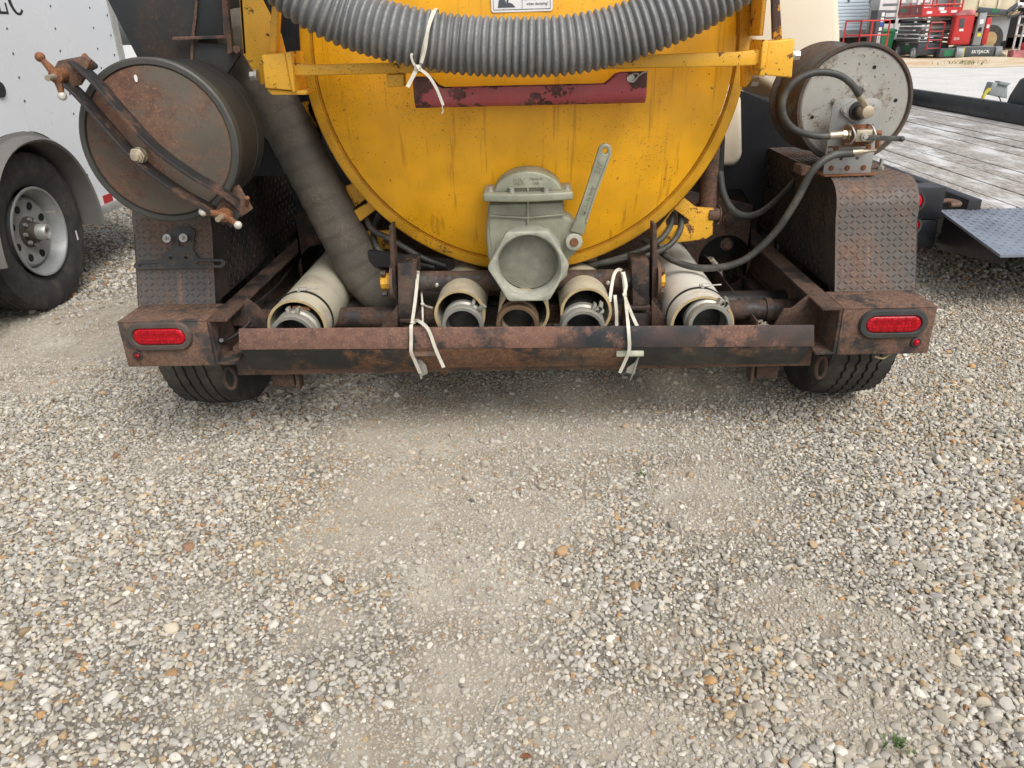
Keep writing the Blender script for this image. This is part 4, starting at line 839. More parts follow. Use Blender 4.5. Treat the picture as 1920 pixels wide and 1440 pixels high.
# dark deck and walls inside the frame (they close the trailer between tank and fenders)
bm = BM(); box(bm, -.985, -.55, 1.15, 1.165, .35, 1.7); obj('bulkhead', bm, MT['black_clean'], T)
bm = BM(); box(bm, -1.2, -.70, .62, .632, .802, 1.25); obj('bulkhead', bm, MT['black_clean'], T)
bm = BM(); box(bm, -.99, .99, 2.8, 2.82, .3, 1.8); obj('bulkhead', bm, MT['black_clean'], T)
bm = BM(); prism(bm, P2([(1386, 168), (1450, 196), (1478, 205), (1560, 330), (1440, 300), (1424, 408), (1390, 355), (1340, 355), (1338, 200)], 1.02), (0, .012, 0)); obj('bulkhead', bm, MT['black_clean'], T)
bm = BM(); box(bm, .55, .985, 1.05, 1.06, .35, .80); obj('bulkhead', bm, MT['black'], T)

# --- cream water tank on the right and the lower end of the second one
def rounded_tank(name, x0, x1, y0, y1, z0, z1, r, mat):
    bm = BM(); box(bm, x0, x1, y0, y1, z0, z1); return obj(name, bm, mat, T, bev=r, seg=6, ang=60)
a = L(1578, 60, Y=1.15)
bm = BM(); f = P2([(1400, -80), (1572, -80), (1579, 60), (1579, 180), (1545, 215), (1478, 192), (1408, 146)], 1.15); prism(bm, f, (0, .9, 0)); obj('water_tank', bm, MT['poly'], T, bev=.035, seg=5, ang=60)
bm = BM(); f = P2([(1320, 170), (1391, 178), (1393, 294), (1381, 311), (1320, 315)], .93); prism(bm, f, (0, .06, 0)); obj('tank_end', bm, MT['poly'], T, bev=.02, seg=4, ang=60)
bm = BM(); f = P2([(556, 188), (600, 178), (620, 262), (585, 240)], .62); prism(bm, f, (0, .05, 0)); obj('strap_plate', bm, MT['yellow_rim'], T, bev=.01)

# --- dump cylinder and its yellow bracket, right; matching brackets left
cy0, cy1 = L(1328, 392, Y=.52), L(1342, 220, Y=.52)
bm = BM(); lathe(bm, [(0, .030), (.003, .034), ((cy1-cy0).length, .034)], cy0, cy1-cy0, 28, cap0=True, cap1=True); dc = obj('dump_cylinder', bm, MT['rust'], T)
bm = BM(); a = L(1325, 405, Y=.52); box(bm, a.x-.03, a.x-.022, .48, .56, a.z-.02, a.z+.04); box(bm, a.x+.03, a.x+.038, .48, .56, a.z-.02, a.z+.04); cyl(bm, a, cy0, .016, 14); obj('cylinder_clevis', bm, MT['rust'], dc)
bm = BM(); tube(bm, [L(1353, 245, Y=.5), L(1350, 335, Y=.5)], .012, 10); obj('cylinder_line', bm, MT['black'], dc)
out = P2([(1262, 392), (1283, 371), (1306, 389), (1339, 391), (1336, 440), (1324, 448), (1232, 460), (1225, 440), (1240, 420)], .46); hole = P2([(1264, 392), (1292, 412), (1290, 420), (1282, 423), (1250, 424), (1248, 414)], .46)
bm = BM(); plate_holes(bm, [(p.x, p.z) for p in out], [[(p.x, p.z) for p in hole]], .46, .475); yb_ = obj('cylinder_bracket', bm, MT['yellow_worn'], T, bev=.0015)
bm = BM(); p = L(1345, 402, Y=.47); cyl(bm, p-V((.03, 0, 0)), p+V((.006, 0, 0)), .021, 20); cyl(bm, p+V((.006, 0, 0)), p+V((.01, 0, 0)), .025, 20); obj('bracket_pin', bm, MT['rust'], yb_)
for q, yy in (([(662, 396), (702, 372), (712, 388), (672, 418)], .47), ([(680, 434), (740, 432), (730, 468), (690, 464)], .5), ([(640, 352), (672, 340), (690, 370), (662, 392)], .5)):
    bm = BM(); prism(bm, P2(q, yy), (0, .015, 0)); obj('cylinder_bracket', bm, MT['yellow_worn'], T, bev=.002)
bm = BM(); prism(bm, P2([(690, 470), (850, 486), (850, 505), (690, 500)], .42), (0, .02, 0)); obj('hinge_plate', bm, MT['black'], T)
bm = BM(); prism(bm, P2([(1120, 492), (1225, 470), (1225, 500), (1120, 505)], .42), (0, .02, 0)); obj('hinge_plate', bm, MT['black'], T)

# --- wrapped rubber suction line on the left
path = spline([L(415, 40, Y=.5), L(468, 125, Y=.49), L(512, 190, Y=.48), L(562, 280, Y=.48), L(610, 373, Y=.48), L(650, 453, Y=.48), L(688, 520, Y=.47), L(722, 547, Y=.46), L(770, 553, Y=.46), L(830, 545, Y=.47)], 14)
path = resample(path, .008); rs = []
for i, p in enumerate(path):
    s = i*.008; ph = (s % .062)/.062; rs.append(.0785+.0035*ph)
bm = BM(); tube(bm, path, rs, 40); obj('rubber_suction_line', bm, MT['hose_rubber'], T, ang=60)

# --- hydraulic hoses
def hose(name, pts, r, mat='hyd', par=None, n=12):
    bm = BM(); tube(bm, resample(spline(pts, n), .012), r, 12); return obj(name, bm, MT[mat], par or T)
hose('hydraulic_hose', [L(1350, 320, Y=.5), L(1356, 360, Y=.48), L(1372, 392, Y=.47), L(1398, 405, Y=.5), L(1430, 396, Y=.58), L(1470, 362, Y=.66), L(1512, 312, Y=.70)], .0118)
hose('hydraulic_hose', [L(1600, 287, Y=.30), L(1560, 292, Y=.285), L(1524, 320, Y=.27), L(1492, 378, Y=.28), L(1450, 440, Y=.3), L(1390, 490, Y=.32), L(1320, 503, Y=.35), L(1262, 488, Y=.4), L(1228, 462, Y=.46), L(1206, 450, Y=.5)], .0118)
hose('hydraulic_hose', [L(1262, 400, Y=.5), L(1256, 425, Y=.46), L(1235, 452, Y=.42), L(1180, 478, Y=.4), L(1120, 494, Y=.4), L(1085, 497, Y=.44)], .010)
hose('hydraulic_hose', [L(1276, 398, Y=.5), L(1276, 430, Y=.45), L(1255, 460, Y=.41), L(1215, 478, Y=.39), L(1150, 490, Y=.39), L(1090, 500, Y=.43)], .010)
hose('hydraulic_hose', [L(686, 408, Y=.5), L(700, 432, Y=.46), L(740, 452, Y=.43), L(790, 482, Y=.41), L(835, 498, Y=.42)], .0105)
hose('hydraulic_hose', [L(712, 400, Y=.55), L(700, 435, Y=.5), L(712, 470, Y=.45), L(760, 488, Y=.43), L(815, 500, Y=.42)], .010)
hose('wiring_loom', [L(540, 500, Y=.9), L(500, 530, Y=.5), L(470, 560, Y=.3), L(478, 585, Y=.2), L(452, 620, Y=.12), L(420, 640, Y=.06), L(415, 638, Y=.03)], .0065, 'black')
hose('wiring_loom', [L(560, 480, Y=1.0), L(520, 535, Y=.5), L(470, 575, Y=.25), L(440, 590, Y=.12)], .005, 'black')

# --- PVC storage tubes
TUBES = [(-.727, .398, .096, 'pvc', .13), (-.199, .430, .0815, 'pvc', .14), (.006, .432, .0815, 'pvc', .14), (.205, .430, .0815, 'pvc', .14), (.573, .383, .100, 'pvc_white', .12)]
for x_, z_, R_, mt, y_ in TUBES:
    bm = BM(); pipe(bm, (x_, y_, z_), (x_, 2.7, z_), R_, R_-.008, 56); pv = obj('storage_tube', bm, MT[mt], T, ang=50)
    bm = BM(); lathe(bm, [(y_-.0008, R_-.0085), (y_-.0014, R_-.005), (y_-.0008, R_+.0005)], (x_, 0, z_), (0, 1, 0), 56); obj('cut_edge', bm, MT['pvc_edge'], pv)
    if R_ > .09:
        yy = y_+.075; bm = BM(); lathe(bm, [(yy, R_+.0005), (yy, R_+.003), (yy+.012, R_+.003), (yy+.012, R_+.0005)], (x_, 0, z_), (0, 1, 0), 56)
        cl = obj('hose_clamp', bm, MT['black'], pv)
        bm = BM(); tx = x_+(.012 if x_ < 0 else .02); cyl(bm, (tx-.02, yy+.006, z_+R_+.008), (tx+.012, yy+.008, z_+R_+.008), .006, 10); cyl(bm, (tx+.012, yy+.008, z_+R_+.008), (tx+.05, yy+.01, z_+R_+.009), .0025, 8); cyl(bm, (tx-.012, yy-.006, z_+R_+.007), (tx-.012, yy+.016, z_+R_+.007), .005, 10); obj('clamp_screw', bm, MT['zinc'], cl)

# --- hose reel on the right fender
RY = .415; rc = L(1602, 196, Y=RY); RR = .1775
bm = BM(); lathe(bm, [(RY+.006, .0005), (RY+.006, RR-.01)], (rc.x, 0, rc.z), (0, 1, 0), 72)
lathe(bm, [(RY+.3, .0005), (RY+.3, RR-.01), (RY+.30, RR+.004), (RY+.285, RR+.004), (RY+.28, RR-.012), (RY+.02, RR-.016), (RY+.016, RR-.01), (RY+.014, RR+.003), (RY+.003, RR+.005), (RY-.003, RR+.002), (RY-.003, RR-.005), (RY+.002, RR-.008), (RY+.006, RR-.010)], (rc.x, 0, rc.z), (0, 1, 0), 96)
reel = obj('hose_reel', bm, MT['reelrim'], T, ang=40)
bm = BM(); lathe(bm, [(RY+.0055, RR-.0095), (RY+.002, RR-.014), (RY+.002, .0005)], (rc.x, 0, rc.z), (0, 1, 0), 96); obj('reel_disc', bm, MT['galv'], reel)
def px2(px, py, Y): return L(1460+px/5.54, 80+py/5.54, Y=Y)
for px, py in ((997, 255), (1217, 600), (350, 775)):
    p = px2(px, py, RY); bm = BM(); cyl(bm, p+V((0, .001, 0)), p+V((0, .004, 0)), .0058, 16); obj('disc_hole', bm, MT['void'], reel)
for px, py in ((893, 462), (585, 605)):
    p = px2(px, py, RY); bm = BM(); cyl(bm, p+V((0, .002, 0)), p-V((0, .002, 0)), .0115, 18); hexa(bm, p, p-V((0, .011, 0)), .0085); obj('bolt', bm, MT['zinc'], reel)
# bracket: upright plate bent out of a foot
BRY = .352
out = [px2(*q, BRY) for q in ((460, 1372), (560, 660), (600, 595), (700, 582), (950, 575), (990, 575), (1040, 590), (1072, 620), (1062, 730), (1040, 900), (1000, 1120), (950, 1352))]
holes = [circ(q.x, q.z, .0055, 12) for q in (px2(648, 1205, BRY), px2(815, 1200, BRY))]
bm = BM(); plate_holes(bm, [(p.x, p.z) for p in out], holes, BRY, BRY+.005); br = obj('reel_bracket', bm, MT['bracket'], reel, bev=.001)
ft = out[0]; ft2 = out[-1]; bm = BM(); box(bm, ft.x-.004, ft2.x+.01, BRY-.022, BRY+.06, .803, .808); obj('bracket_foot', bm, MT['rust_orange'], reel, bev=.001)
for px, py in ((545, 1302), (712, 1302), (880, 1296), (595, 1100), (935, 1085)):
    p = px2(px, py, BRY); bm = BM(); hexa(bm, p, p-V((0, .006, 0)), .0062); cyl(bm, p, p-V((0, .002, 0)), .0085, 14); obj('bolt', bm, MT['rust_orange'], reel)
bm = BM()
for px, py in ((540, 1085), (540, 1140)): p = px2(px, py, BRY-.0012); box(bm, p.x-.009, p.x+.013, BRY-.0012, BRY-.0004, p.z-.0035, p.z+.0035)
obj('bracket_slots', bm, MT['rust'], reel)
# bearing flange, hub and swivel
h_ = px2(800, 700, BRY)
bm = BM(); dia = []
for (px, py, r_) in ((800, 700, .034), (668, 702, .012)): pass
q1, q2 = px2(672, 700, BRY), px2(985, 660, BRY); ctr = px2(815, 705, BRY)
pts = []
for a in np.linspace(60, 120, 7): pts.append((ctr.x+.036*math.cos(rad(a)), ctr.z+.036*math.sin(rad(a))))
for a in np.linspace(125, 235, 7): pts.append((q1.x+.011*math.cos(rad(a)), q1.z+.011*math.sin(rad(a))))
for a in np.linspace(240, 300, 7): pts.append((ctr.x+.036*math.cos(rad(a)), ctr.z+.036*math.sin(rad(a))))
for a in np.linspace(-55, 55, 7): pts.append((q2.x+.011*math.cos(rad(a)), q2.z+.011*math.sin(rad(a))))
prism(bm, [(x, BRY-.008, z) for x, z in pts], (0, .008, 0)); obj('bearing_flange', bm, MT['bracket'], reel, bev=.0015)
for q in (q1, q2): bm = BM(); p = V((q.x, BRY-.008, q.z)); hexa(bm, p, p-V((0, .007, 0)), .0068); obj('bolt', bm, MT['zinc'], reel)
bm = BM(); lathe(bm, [(-.008, .029), (-.013, .0285), (-.014, .023), (-.010, .0225), (-.012, .018), (-.03, .0175), (-.03, .013), (-.033, .0005)], (ctr.x, BRY, ctr.z), (0, 1, 0), 32); obj('reel_hub', bm, MT['black'], reel)
hub0 = V((ctr.x, BRY-.02, ctr.z)); hub1 = px2(935, 722, BRY-.085)
bm = BM(); cyl(bm, hub0, hub0.lerp(hub1, .85), .0135, 20); cyl(bm, hub0.lerp(hub1, .55), hub1, .0185, 24); obj('swivel_joint', bm, MT['brass'], reel, bev=.0012)
f0 = px2(905, 660, BRY-.07); f1 = px2(838, 545, BRY-.075); bm = BM(); hexa(bm, f0, f0.lerp(f1, .45), .0125); cyl(bm, f0.lerp(f1, .4), f1, .0115, 16); obj('hose_fitting', bm, MT['brass'], reel)
vb0, vb1 = px2(790, 900, BRY-.05), px2(965, 1020, BRY-.05)
hp = [f0, f1, px2(790, 470, BRY-.078), px2(720, 395, BRY-.08), px2(620, 335, BRY-.08), px2(480, 308, BRY-.08), px2(330, 322, BRY-.08), px2(190, 390, BRY-.08), px2(85, 500, BRY-.08), px2(38, 640, BRY-.078), px2(62, 780, BRY-.074), px2(150, 890, BRY-.07), px2(290, 950, BRY-.064), px2(430, 972, BRY-.058), px2(535, 968, BRY-.055)]
hose('reel_feed_hose', hp[1:], .0100, 'hyd', reel)
bm = BM(); a, b = px2(525, 968, BRY-.055), px2(655, 955, BRY-.052); cyl(bm, a, b, .0115, 16); c_ = px2(735, 955, BRY-.05); hexa(bm, b, b.lerp(c_, .5), .0145); cyl(bm, b, c_, .009, 14); hexa(bm, b.lerp(c_, .75), c_, .0155); obj('hose_fitting', bm, MT['brass'], reel)
# ball valve with U clamps and lever
bm = BM(); box(bm, px2(690, 850, BRY-.03).x, px2(990, 850, BRY-.03).x, BRY-.03, BRY-.026, px2(800, 1080, BRY-.03).z, px2(800, 850, BRY-.03).z); obj('valve_plate', bm, MT['rust_orange'], reel, bev=.0015)
bm = BM(); box(bm, vb0.x, vb1.x, BRY-.068, BRY-.031, vb1.z, vb0.z); bvz = (vb0.z+vb1.z)/2; obj('ball_valve', bm, MT['brass'], reel, bev=.002)
for px in (758, 968):
    x_ = px2(px, 950, BRY-.05).x; bm = BM(); tube(bm, spline([(x_-.008, BRY-.03, vb0.z+.012), (x_-.006, BRY-.06, vb0.z+.008), (x_+.002, BRY-.075, bvz), (x_-.004, BRY-.06, vb1.z-.006), (x_-.008, BRY-.03, vb1.z-.010)], 6), .0032, 8); obj('valve_clamp', bm, MT['zinc'], reel)
p = px2(890, 972, BRY-.07); bm = BM(); cyl(bm, p+V((0, .004, 0)), p-V((0, .008, 0)), .0125, 22); hexa(bm, p-V((0, .008, 0)), p-V((0, .014, 0)), .0075); obj('valve_stem', bm, MT['zinc'], reel)
a, b = px2(905, 985, BRY-.076), px2(1280, 1000, BRY-.09); bm = BM(); sweep(bm, [a, a.lerp(b, .12), a.lerp(b, .2), b], [(-.0075, -.003), (.0075, -.003), (.0075, .003), (-.0075, .003)], up=(0, 1, 0)); lv = obj('valve_handle', bm, MT['hyd'], reel, bev=.001)
bm = BM(); sphere(bm, b, .0088, 12, 8); obj('handle_knob', bm, MT['hyd'], reel)
bm = BM(); a, b = px2(985, 940, BRY-.045), px2(1062, 940, BRY-.045); cyl(bm, a, b, .009, 6); a = px2(1040, 945, BRY-.045); cyl(bm, a, px2(1028, 1080, BRY-.045), .0085, 8); cyl(bm, px2(1025, 1075, BRY-.045), px2(1000, 1120, BRY-.05), .0045, 8); obj('elbow_fitting', bm, MT['rust_orange'], reel)
bm = BM(); a, b, c_ = px2(760, 1140, BRY-.055), px2(865, 1130, BRY-.053), px2(1010, 1118, BRY-.05); cyl(bm, a, b, .0105, 14); cyl(bm, b, b.lerp(c_, .35), .007, 8); cyl(bm, b.lerp(c_, .3), c_, .0045, 10); obj('hose_fitting', bm, MT['brass'], reel)
bm = BM(); p = px2(215, 1255, .40); box(bm, p.x, p.x+.03, .37, .45, .802, .83); obj('reel_foot', bm, MT['rust'], reel, bev=.001)

# ================================================================== loose things on the vacuum trailer
# corrugated suction hose slung across the back
HY = .075
hp = [(400, -330), (425, -220), (460, -135), (500, -75), (545, -28), (595, 8), (655, 36), (750, 66), (850, 82), (950, 88), (1050, 84), (1150, 66), (1255, 30), (1345, -18), (1400, -62), (1450, -130), (1490, -220), (1515, -330)]
hpath = resample(spline([L(a, b+random.uniform(-2.5, 2.5), Y=HY+random.uniform(-.006, .006)) for a, b in hp], 14), .0017)
HR = .0765; pitch = .0205; rs = []
for i in range(len(hpath)):
    ph = (i*.0017/pitch) % 1; c_ = .5-.5*math.cos(2*PI*ph); rs.append(HR-.0105+.0105*c_**.55)
sh = thing('suction_hose', (0, HY, hpath[len(hpath)//2].z), 'thick grey corrugated suction hose slung in an arc across the yellow tank', 'hose')
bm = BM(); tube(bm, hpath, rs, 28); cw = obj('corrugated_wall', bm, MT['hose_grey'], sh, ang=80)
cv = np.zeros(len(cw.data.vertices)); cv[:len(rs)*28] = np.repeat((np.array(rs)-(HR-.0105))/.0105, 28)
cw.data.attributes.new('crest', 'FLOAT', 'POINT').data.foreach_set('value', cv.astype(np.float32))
# nylon cable ties
def ribbon(bm, pts, w_, up, n=8, th=.0007):
    sweep(bm, spline(pts, n), [(-w_/2, -th), (w_/2, -th), (w_/2, th), (-w_/2, th)], up=up)
G = 'white nylon cable ties'
def tie(label, strips, knot=None):
    o0 = thing('cable_tie', strips[0][0][0], label, 'cable tie', G)
    for pts, w_, up in strips:
        bm = BM(); ribbon(bm, pts, w_, up); obj('strap', bm, MT['tie'], o0)
    if knot is not None:
        bm = BM(); k_, r_ = knot; bmesh.ops.create_icosphere(bm, subdivisions=2, radius=r_, matrix=Matrix.Translation(k_))
        for v in bm.verts: v.co = k_+(v.co-k_)*(1+.25*math.sin(900*v.co.x+500*v.co.z))
        obj('knot', bm, MT['tie'], o0)
    return o0
def lp(*a): return [L(x, y, Y=Y) for x, y, Y in a]
FRONT = (0, -1, 0)
hc = L(800, 73, Y=HY)
loop = []
tv = (L(815, 78, Y=HY)-L(785, 70, Y=HY)).normalized(); up_ = V((0, 0, 1)); nv = (up_-tv*up_.dot(tv)).normalized(); bv = tv.cross(nv)
def lp_up(i): return -(nv*math.cos(2*PI*i/32)+bv*math.sin(2*PI*i/32))
bm = BM(); ring = [hc + tv*(.006*math.cos(2*PI*k/32)+.006) + (nv*math.cos(2*PI*k/32)+bv*math.sin(2*PI*k/32))*(HR+.002) for k in range(33)]
t1 = tie('white cable tie knotted round the grey suction hose above the red pipe', [(lp((783, 126, -.012), (776, 140, -.016), (764, 163, -.02)), .010, FRONT), (lp((784, 127, -.012), (803, 142, -.02), (818, 165, -.022), (831, 197, -.018)), .0075, FRONT), (lp((783, 128, -.012), (775, 118, -.012), (771, 104, -.014), (774, 101, -.014)), .006, FRONT), (lp((790, 118, -.008), (797, 92, -.012), (803, 52, -.012), (813, 20, .005)), .0085, FRONT)], (L(783, 127, Y=-.014), .008))
sweep(bm, ring, [(-.004, -.0007), (.004, -.0007), (.004, .0007), (-.004, .0007)], up=lp_up, cap=False); obj('strap', bm, MT['tie'], t1)
bm = BM(); tube(bm, spline(lp((831, 197, -.018), (829, 203, -.018), (831, 208, -.017), (828, 213, -.018)), 5), .0012, 5); obj('frayed_end', bm, MT['tie'], t1)
tie('white cable tie hanging from the hinge shaft over the left part of the bumper', [
    (lp((784, 508, .262), (783, 520, .258), (779, 560, .18), (773, 604, .06)), .0105, FRONT), (lp((773, 604, .05), (771, 612, .012), (771, 640, .010), (771, 660, .010), (777, 675, .022), (788, 700, .04)), .0105, FRONT),
    (lp((773, 604, .04), (785, 602, .01), (803, 618, .005), (817, 655, .004), (832, 689, .008)), .0105, FRONT)], (L(775, 604, Y=.03), .0075))
tie('white cable tie looped on the hinge shaft, hanging over the right of the bumper', [
    (lp((1166, 507, .262), (1158, 506, .25), (1150, 520, .23), (1143, 566, .20)), .0105, FRONT), (lp((1167, 510, .262), (1170, 530, .25), (1172, 555, .2), (1175, 585, .09), (1178, 612, .012), (1180, 654, .010), (1173, 675, .022), (1162, 699, .035)), .0105, FRONT),
    (lp((1169, 510, .255), (1174, 535, .22), (1172, 556, .18), (1185, 590, .09), (1197, 616, .05)), .0100, FRONT)], (L(1171, 553, Y=.18), .0075))
tie('short thin tie knotted beside the left storage tube', [(lp((790, 545, .30), (792, 570, .26), (793, 612, .2)), .006, FRONT), (lp((792, 570, .255), (800, 574, .24), (811, 577, .23)), .006, FRONT)], (L(792, 570, Y=.25), .006))
tie('flat ribbed tie end standing behind the bumper right of the gate valve', [(lp((1153, 553, .21), (1156, 585, .19), (1156, 616, .17)), .0105, FRONT)])

# suction hose ends with cam couplings, pushed into the storage tubes
LB = ['hose end with grey coupling and orange clamp in the far left storage tube', 'hose end with grey coupling and open cam lever left of the gate valve', 'hose end with rusty brown coupling under the gate valve',
      'hose end with pale coupling in the storage tube just right of the gate valve', 'hose end with pale coupling in the white tube on the far right']
CP = [(L(549, 633, Y=.06), 'coupling', .073), (L(867, 613, Y=.09), 'coupling', .067), (L(970, 611, Y=.09), 'coupling_rust', .068), (L(1093, 621, Y=.075), 'coupling', .071), (L(1331, 611, Y=.06), 'coupling', .0685)]
for k, ((x_, z_, R_, mt, y_), (c_, cm_, cr_)) in enumerate(zip(TUBES, CP)):
    zc = max(c_.z, z_-R_+.008+cr_+.003) if False else c_.z
    h0 = thing('stored_hose', (c_.x, c_.y, zc), LB[k], 'hose', 'hose ends stored in the white tubes')
    tgt = V((x_, c_.y+1.2, z_-R_+.008+cr_*.92)); c0 = V((c_.x, c_.y, zc)); ax_ = (tgt-c0).normalized()
    pt = [c0+ax_*t for t in np.arange(.075, 1.2, .004)]; rr_ = [cr_*.86+.0025*math.sin(i*1.1) for i in range(len(pt))]
    bm = BM(); tube(bm, pt, rr_, 30); obj('hose_wall', bm, MT['hyd'], h0, ang=70)
    bm = BM(); q = cr_
    lathe(bm, [(.09, q*.80), (.0, q*.80), (-.002, q*.82), (-.003, q*.97), (0, q), (.018, q), (.022, q*.93), (.045, q*.90), (.05, q*1.0), (.072, q*1.0), (.076, q*.86), (.1, q*.86)], c0, ax_, 44)
    cpn = obj('cam_coupling', bm, MT[cm_], h0, ang=40)
    bm = BM(); lathe(bm, [(.022, q*.80), (.022, q*.74), (.03, q*.74)], c0, ax_, 36); obj('gasket', bm, MT['hub'], cpn)
    bm = BM(); lathe(bm, [(.031, q*.745), (.09, q*.72), (.2, q*.7), (.3, .001)], c0, ax_, 36); obj('inner_bore', bm, MT['bore'], cpn)
    a_, u_, v_ = frame_of(ax_)
    for an in ((100, 78) if k in (0,) else (62, 40) if k in (1, 3, 4) else (200, -20)):
        e = (V((1, 0, 0))*math.cos(rad(an))+V((0, 0, 1))*math.sin(rad(an))); e = (e-ax_*e.dot(ax_)).normalized(); s_ = ax_.cross(e)
        bm = BM(); b0 = c0+ax_*.04+e*(q*.9); Mx = Matrix(((s_.x, e.x, ax_.x, b0.x), (s_.y, e.y, ax_.y, b0.y), (s_.z, e.z, ax_.z, b0.z), (0, 0, 0, 1)))
        box(bm, -.005, .005, 0, .022, -.012, .016, Mx); obj('coupling_ear', bm, MT[cm_], cpn, bev=.0015)
    e = (V((1, 0, 0))*math.cos(rad(42))+V((0, 0, 1))*math.sin(rad(42))) if k == 1 else (V((1, 0, 0))*math.cos(rad(51))+V((0, 0, 1))*math.sin(rad(51)))
    if k in (1, 3, 4):
        e = (e-ax_*e.dot(ax_)).normalized(); b0 = c0+ax_*.03+e*(q*.95)
        bm = BM(); sweep(bm, [b0, b0+e*.02-ax_*(.004 if k != 1 else .012), b0+e*(.028 if k != 1 else .035)+ax_*(.03 if k != 1 else -.02)], [(-.007, -.0035), (.007, -.0035), (.007, .0035), (-.007, .0035)], up=tuple(e)); obj('cam_lever', bm, MT['coupling'], cpn, bev=.001)
    if k == 0:
        bm = BM(); e = V((.25, 0, 1)); e = (e-ax_*e.dot(ax_)).normalized(); b0 = c0+ax_*.085+e*(q*.98); cyl(bm, b0-V((.03, 0, 0)), b0+V((.025, 0, -.004)), .008, 8); obj('clamp_screw', bm, MT['rust_orange'], h0)

# ================================================================== white enclosed trailer on the left
EX = -2.43
E_ = thing('enclosed_trailer', (EX-1.0, 1.7, 0), 'white enclosed trailer with black wheel and grey wheel arch parked on the left', 'trailer')
def e(px, py): return L(px, py, X=EX)
seam = e(52.8, 231); y_se = seam.y; y_end = e(222, 105).y; zb_ = e(181, 390).z; zt_ = 2.6
AY, AZ, AR = e(82, 437).y, .395, .395
def panel(y0, y1, arch=True):
    n_ = 40; bm = BM(); ys_ = np.linspace(y0, y1, n_); top, bot = [], []
    for y in ys_:
        d = abs(y-AY); zz = zb_
        if d < .47: zz = max(zb_, AZ-.02+.5*(max(0, 1-(d/.47)**2.6))**.5)
        top.append((y, zt_)); bot.append((y, zz))
    prism(bm, [(EX, y, z) for y, z in bot]+[(EX, y, z) for y, z in top[::-1]], (-.02, 0, 0)); return bm
for y0, y1 in ((-.2, y_se-.0015), (y_se+.0015, y_end)):
    obj('wall_panel', panel(y0, y1), MT['enc_white'], E_)
bm = BM(); box(bm, EX-.015, EX-.01, y_se-.003, y_se+.003, .9, zt_); obj('panel_seam', bm, MT['weld'], E_)
bm = BM(); box(bm, EX-2.1, EX-.022, -.2, y_end, .96, zt_-.01); obj('body', bm, MT['enc_white'], E_)
# corner post and v-nose panel beyond it
bm = BM(); box(bm, EX-.03, EX+.004, y_end+.001, y_end+.045, zb_, zt_); box(bm, EX-.03, EX+.010, y_end+.046, y_end+.062, zb_, zt_); tag(obj('corner_post', bm, MT['enc_alu'], E_), kind='stuff')
bm = BM(); prism(bm, [(EX-.005, y_end+.063, zb_), (EX-.4, y_end+.55, zb_), (EX-.4, y_end+.55, zt_), (EX-.005, y_end+.063, zt_)], (-.02, -.01, 0)); obj('nose_panel', bm, MT['enc_white'], E_)
# bottom trim with reflective tape
bm = BM(); box(bm, EX-.02, EX+.012, AY+.47, y_end+.04, zb_-.045, zb_+.002); obj('bottom_rail', bm, MT['enc_alu'], E_, bev=.002)
bm = BM(); a = e(181, 386); b = e(195, 382); c_ = e(204, 378); box(bm, EX, EX+.0015, a.y-.03, b.y, zb_+.004, zb_+.05); obj('reflector_tape', bm, MT['mwhite'], E_)
bm = BM(); box(bm, EX, EX+.0015, b.y+.001, c_.y+.05, zb_+.004, zb_+.05); obj('reflector_tape', bm, MT['lens'], E_)
# rivets (dark screw heads on the skin)
bm = BM()
rv = [(349, 42), (382, 198), (416, 352), (450, 505), (482, 650), (509, 787), (620, 54), (647, 193), (675, 337), (700, 470), (48, 198), (90, 371), (131, 537), (170, 700), (604, 1210), (738, 105), (763, 245), (788, 380)]
for px, py in rv: lathe(bm, [(0, .0062), (.0015, .0055), (.002, .0005)], e(px/3.692, py/3.692)+V((.0005 if px < 730 else .0045, 0, 0)), (1, 0, 0), 10)
tag(obj('rivets', bm, MT['weld'], E_), kind='stuff')
# LLC lettering: slab serif letters cut from flat vinyl
def letter_L(y, z, h):
    b = BM(); w_ = h*.62; s = h*.17
    for a0, a1, c0, c1 in ((w_*.16, w_*.16+s, s*.45, h-s*.45), (0, w_*.6, h-s*.45, h), (0, w_, 0, s*.45), (w_-s*.45, w_, s*.45, h*.32)): box(b, EX, EX+.001, y+a0, y+a1, z+c0+.0001, z+c1-.0001)
    return b
def letter_C(y, z, h):
    b = BM(); o, i_ = [], []
    for a in np.linspace(48, 312, 25):
        o.append((EX, y+h*.40+h*.40*math.cos(rad(a)), z+h/2+h*.52*math.sin(rad(a)))); i_.append((EX, y+h*.41+h*.25*math.cos(rad(a)), z+h/2+h*.45*math.sin(rad(a))))
    prism(b, o+i_[::-1], (.001, 0, 0)); yy = y+h*.40+h*.40*math.cos(rad(48)); box(b, EX, EX+.0012, yy-.008, yy+.004, z+h*.62, z+h*.98); return b
a = e(40, 27); zl = e(22, 27).z; hL = .155; yC = e(18, 15).y
lt = obj('lettering', letter_C(yC, zl, hL), MT['ink'], E_)
obj('lettering', letter_L(yC-.115, zl, hL), MT['ink'], E_); obj('lettering', letter_L(yC-.225, zl, hL), MT['ink'], E_)
bm = BM(); p = e(-2, 168); cyl(bm, p, p+V((.01, 0, 0)), .035, 20); obj('side_lamp', bm, MT['ink'], E_)
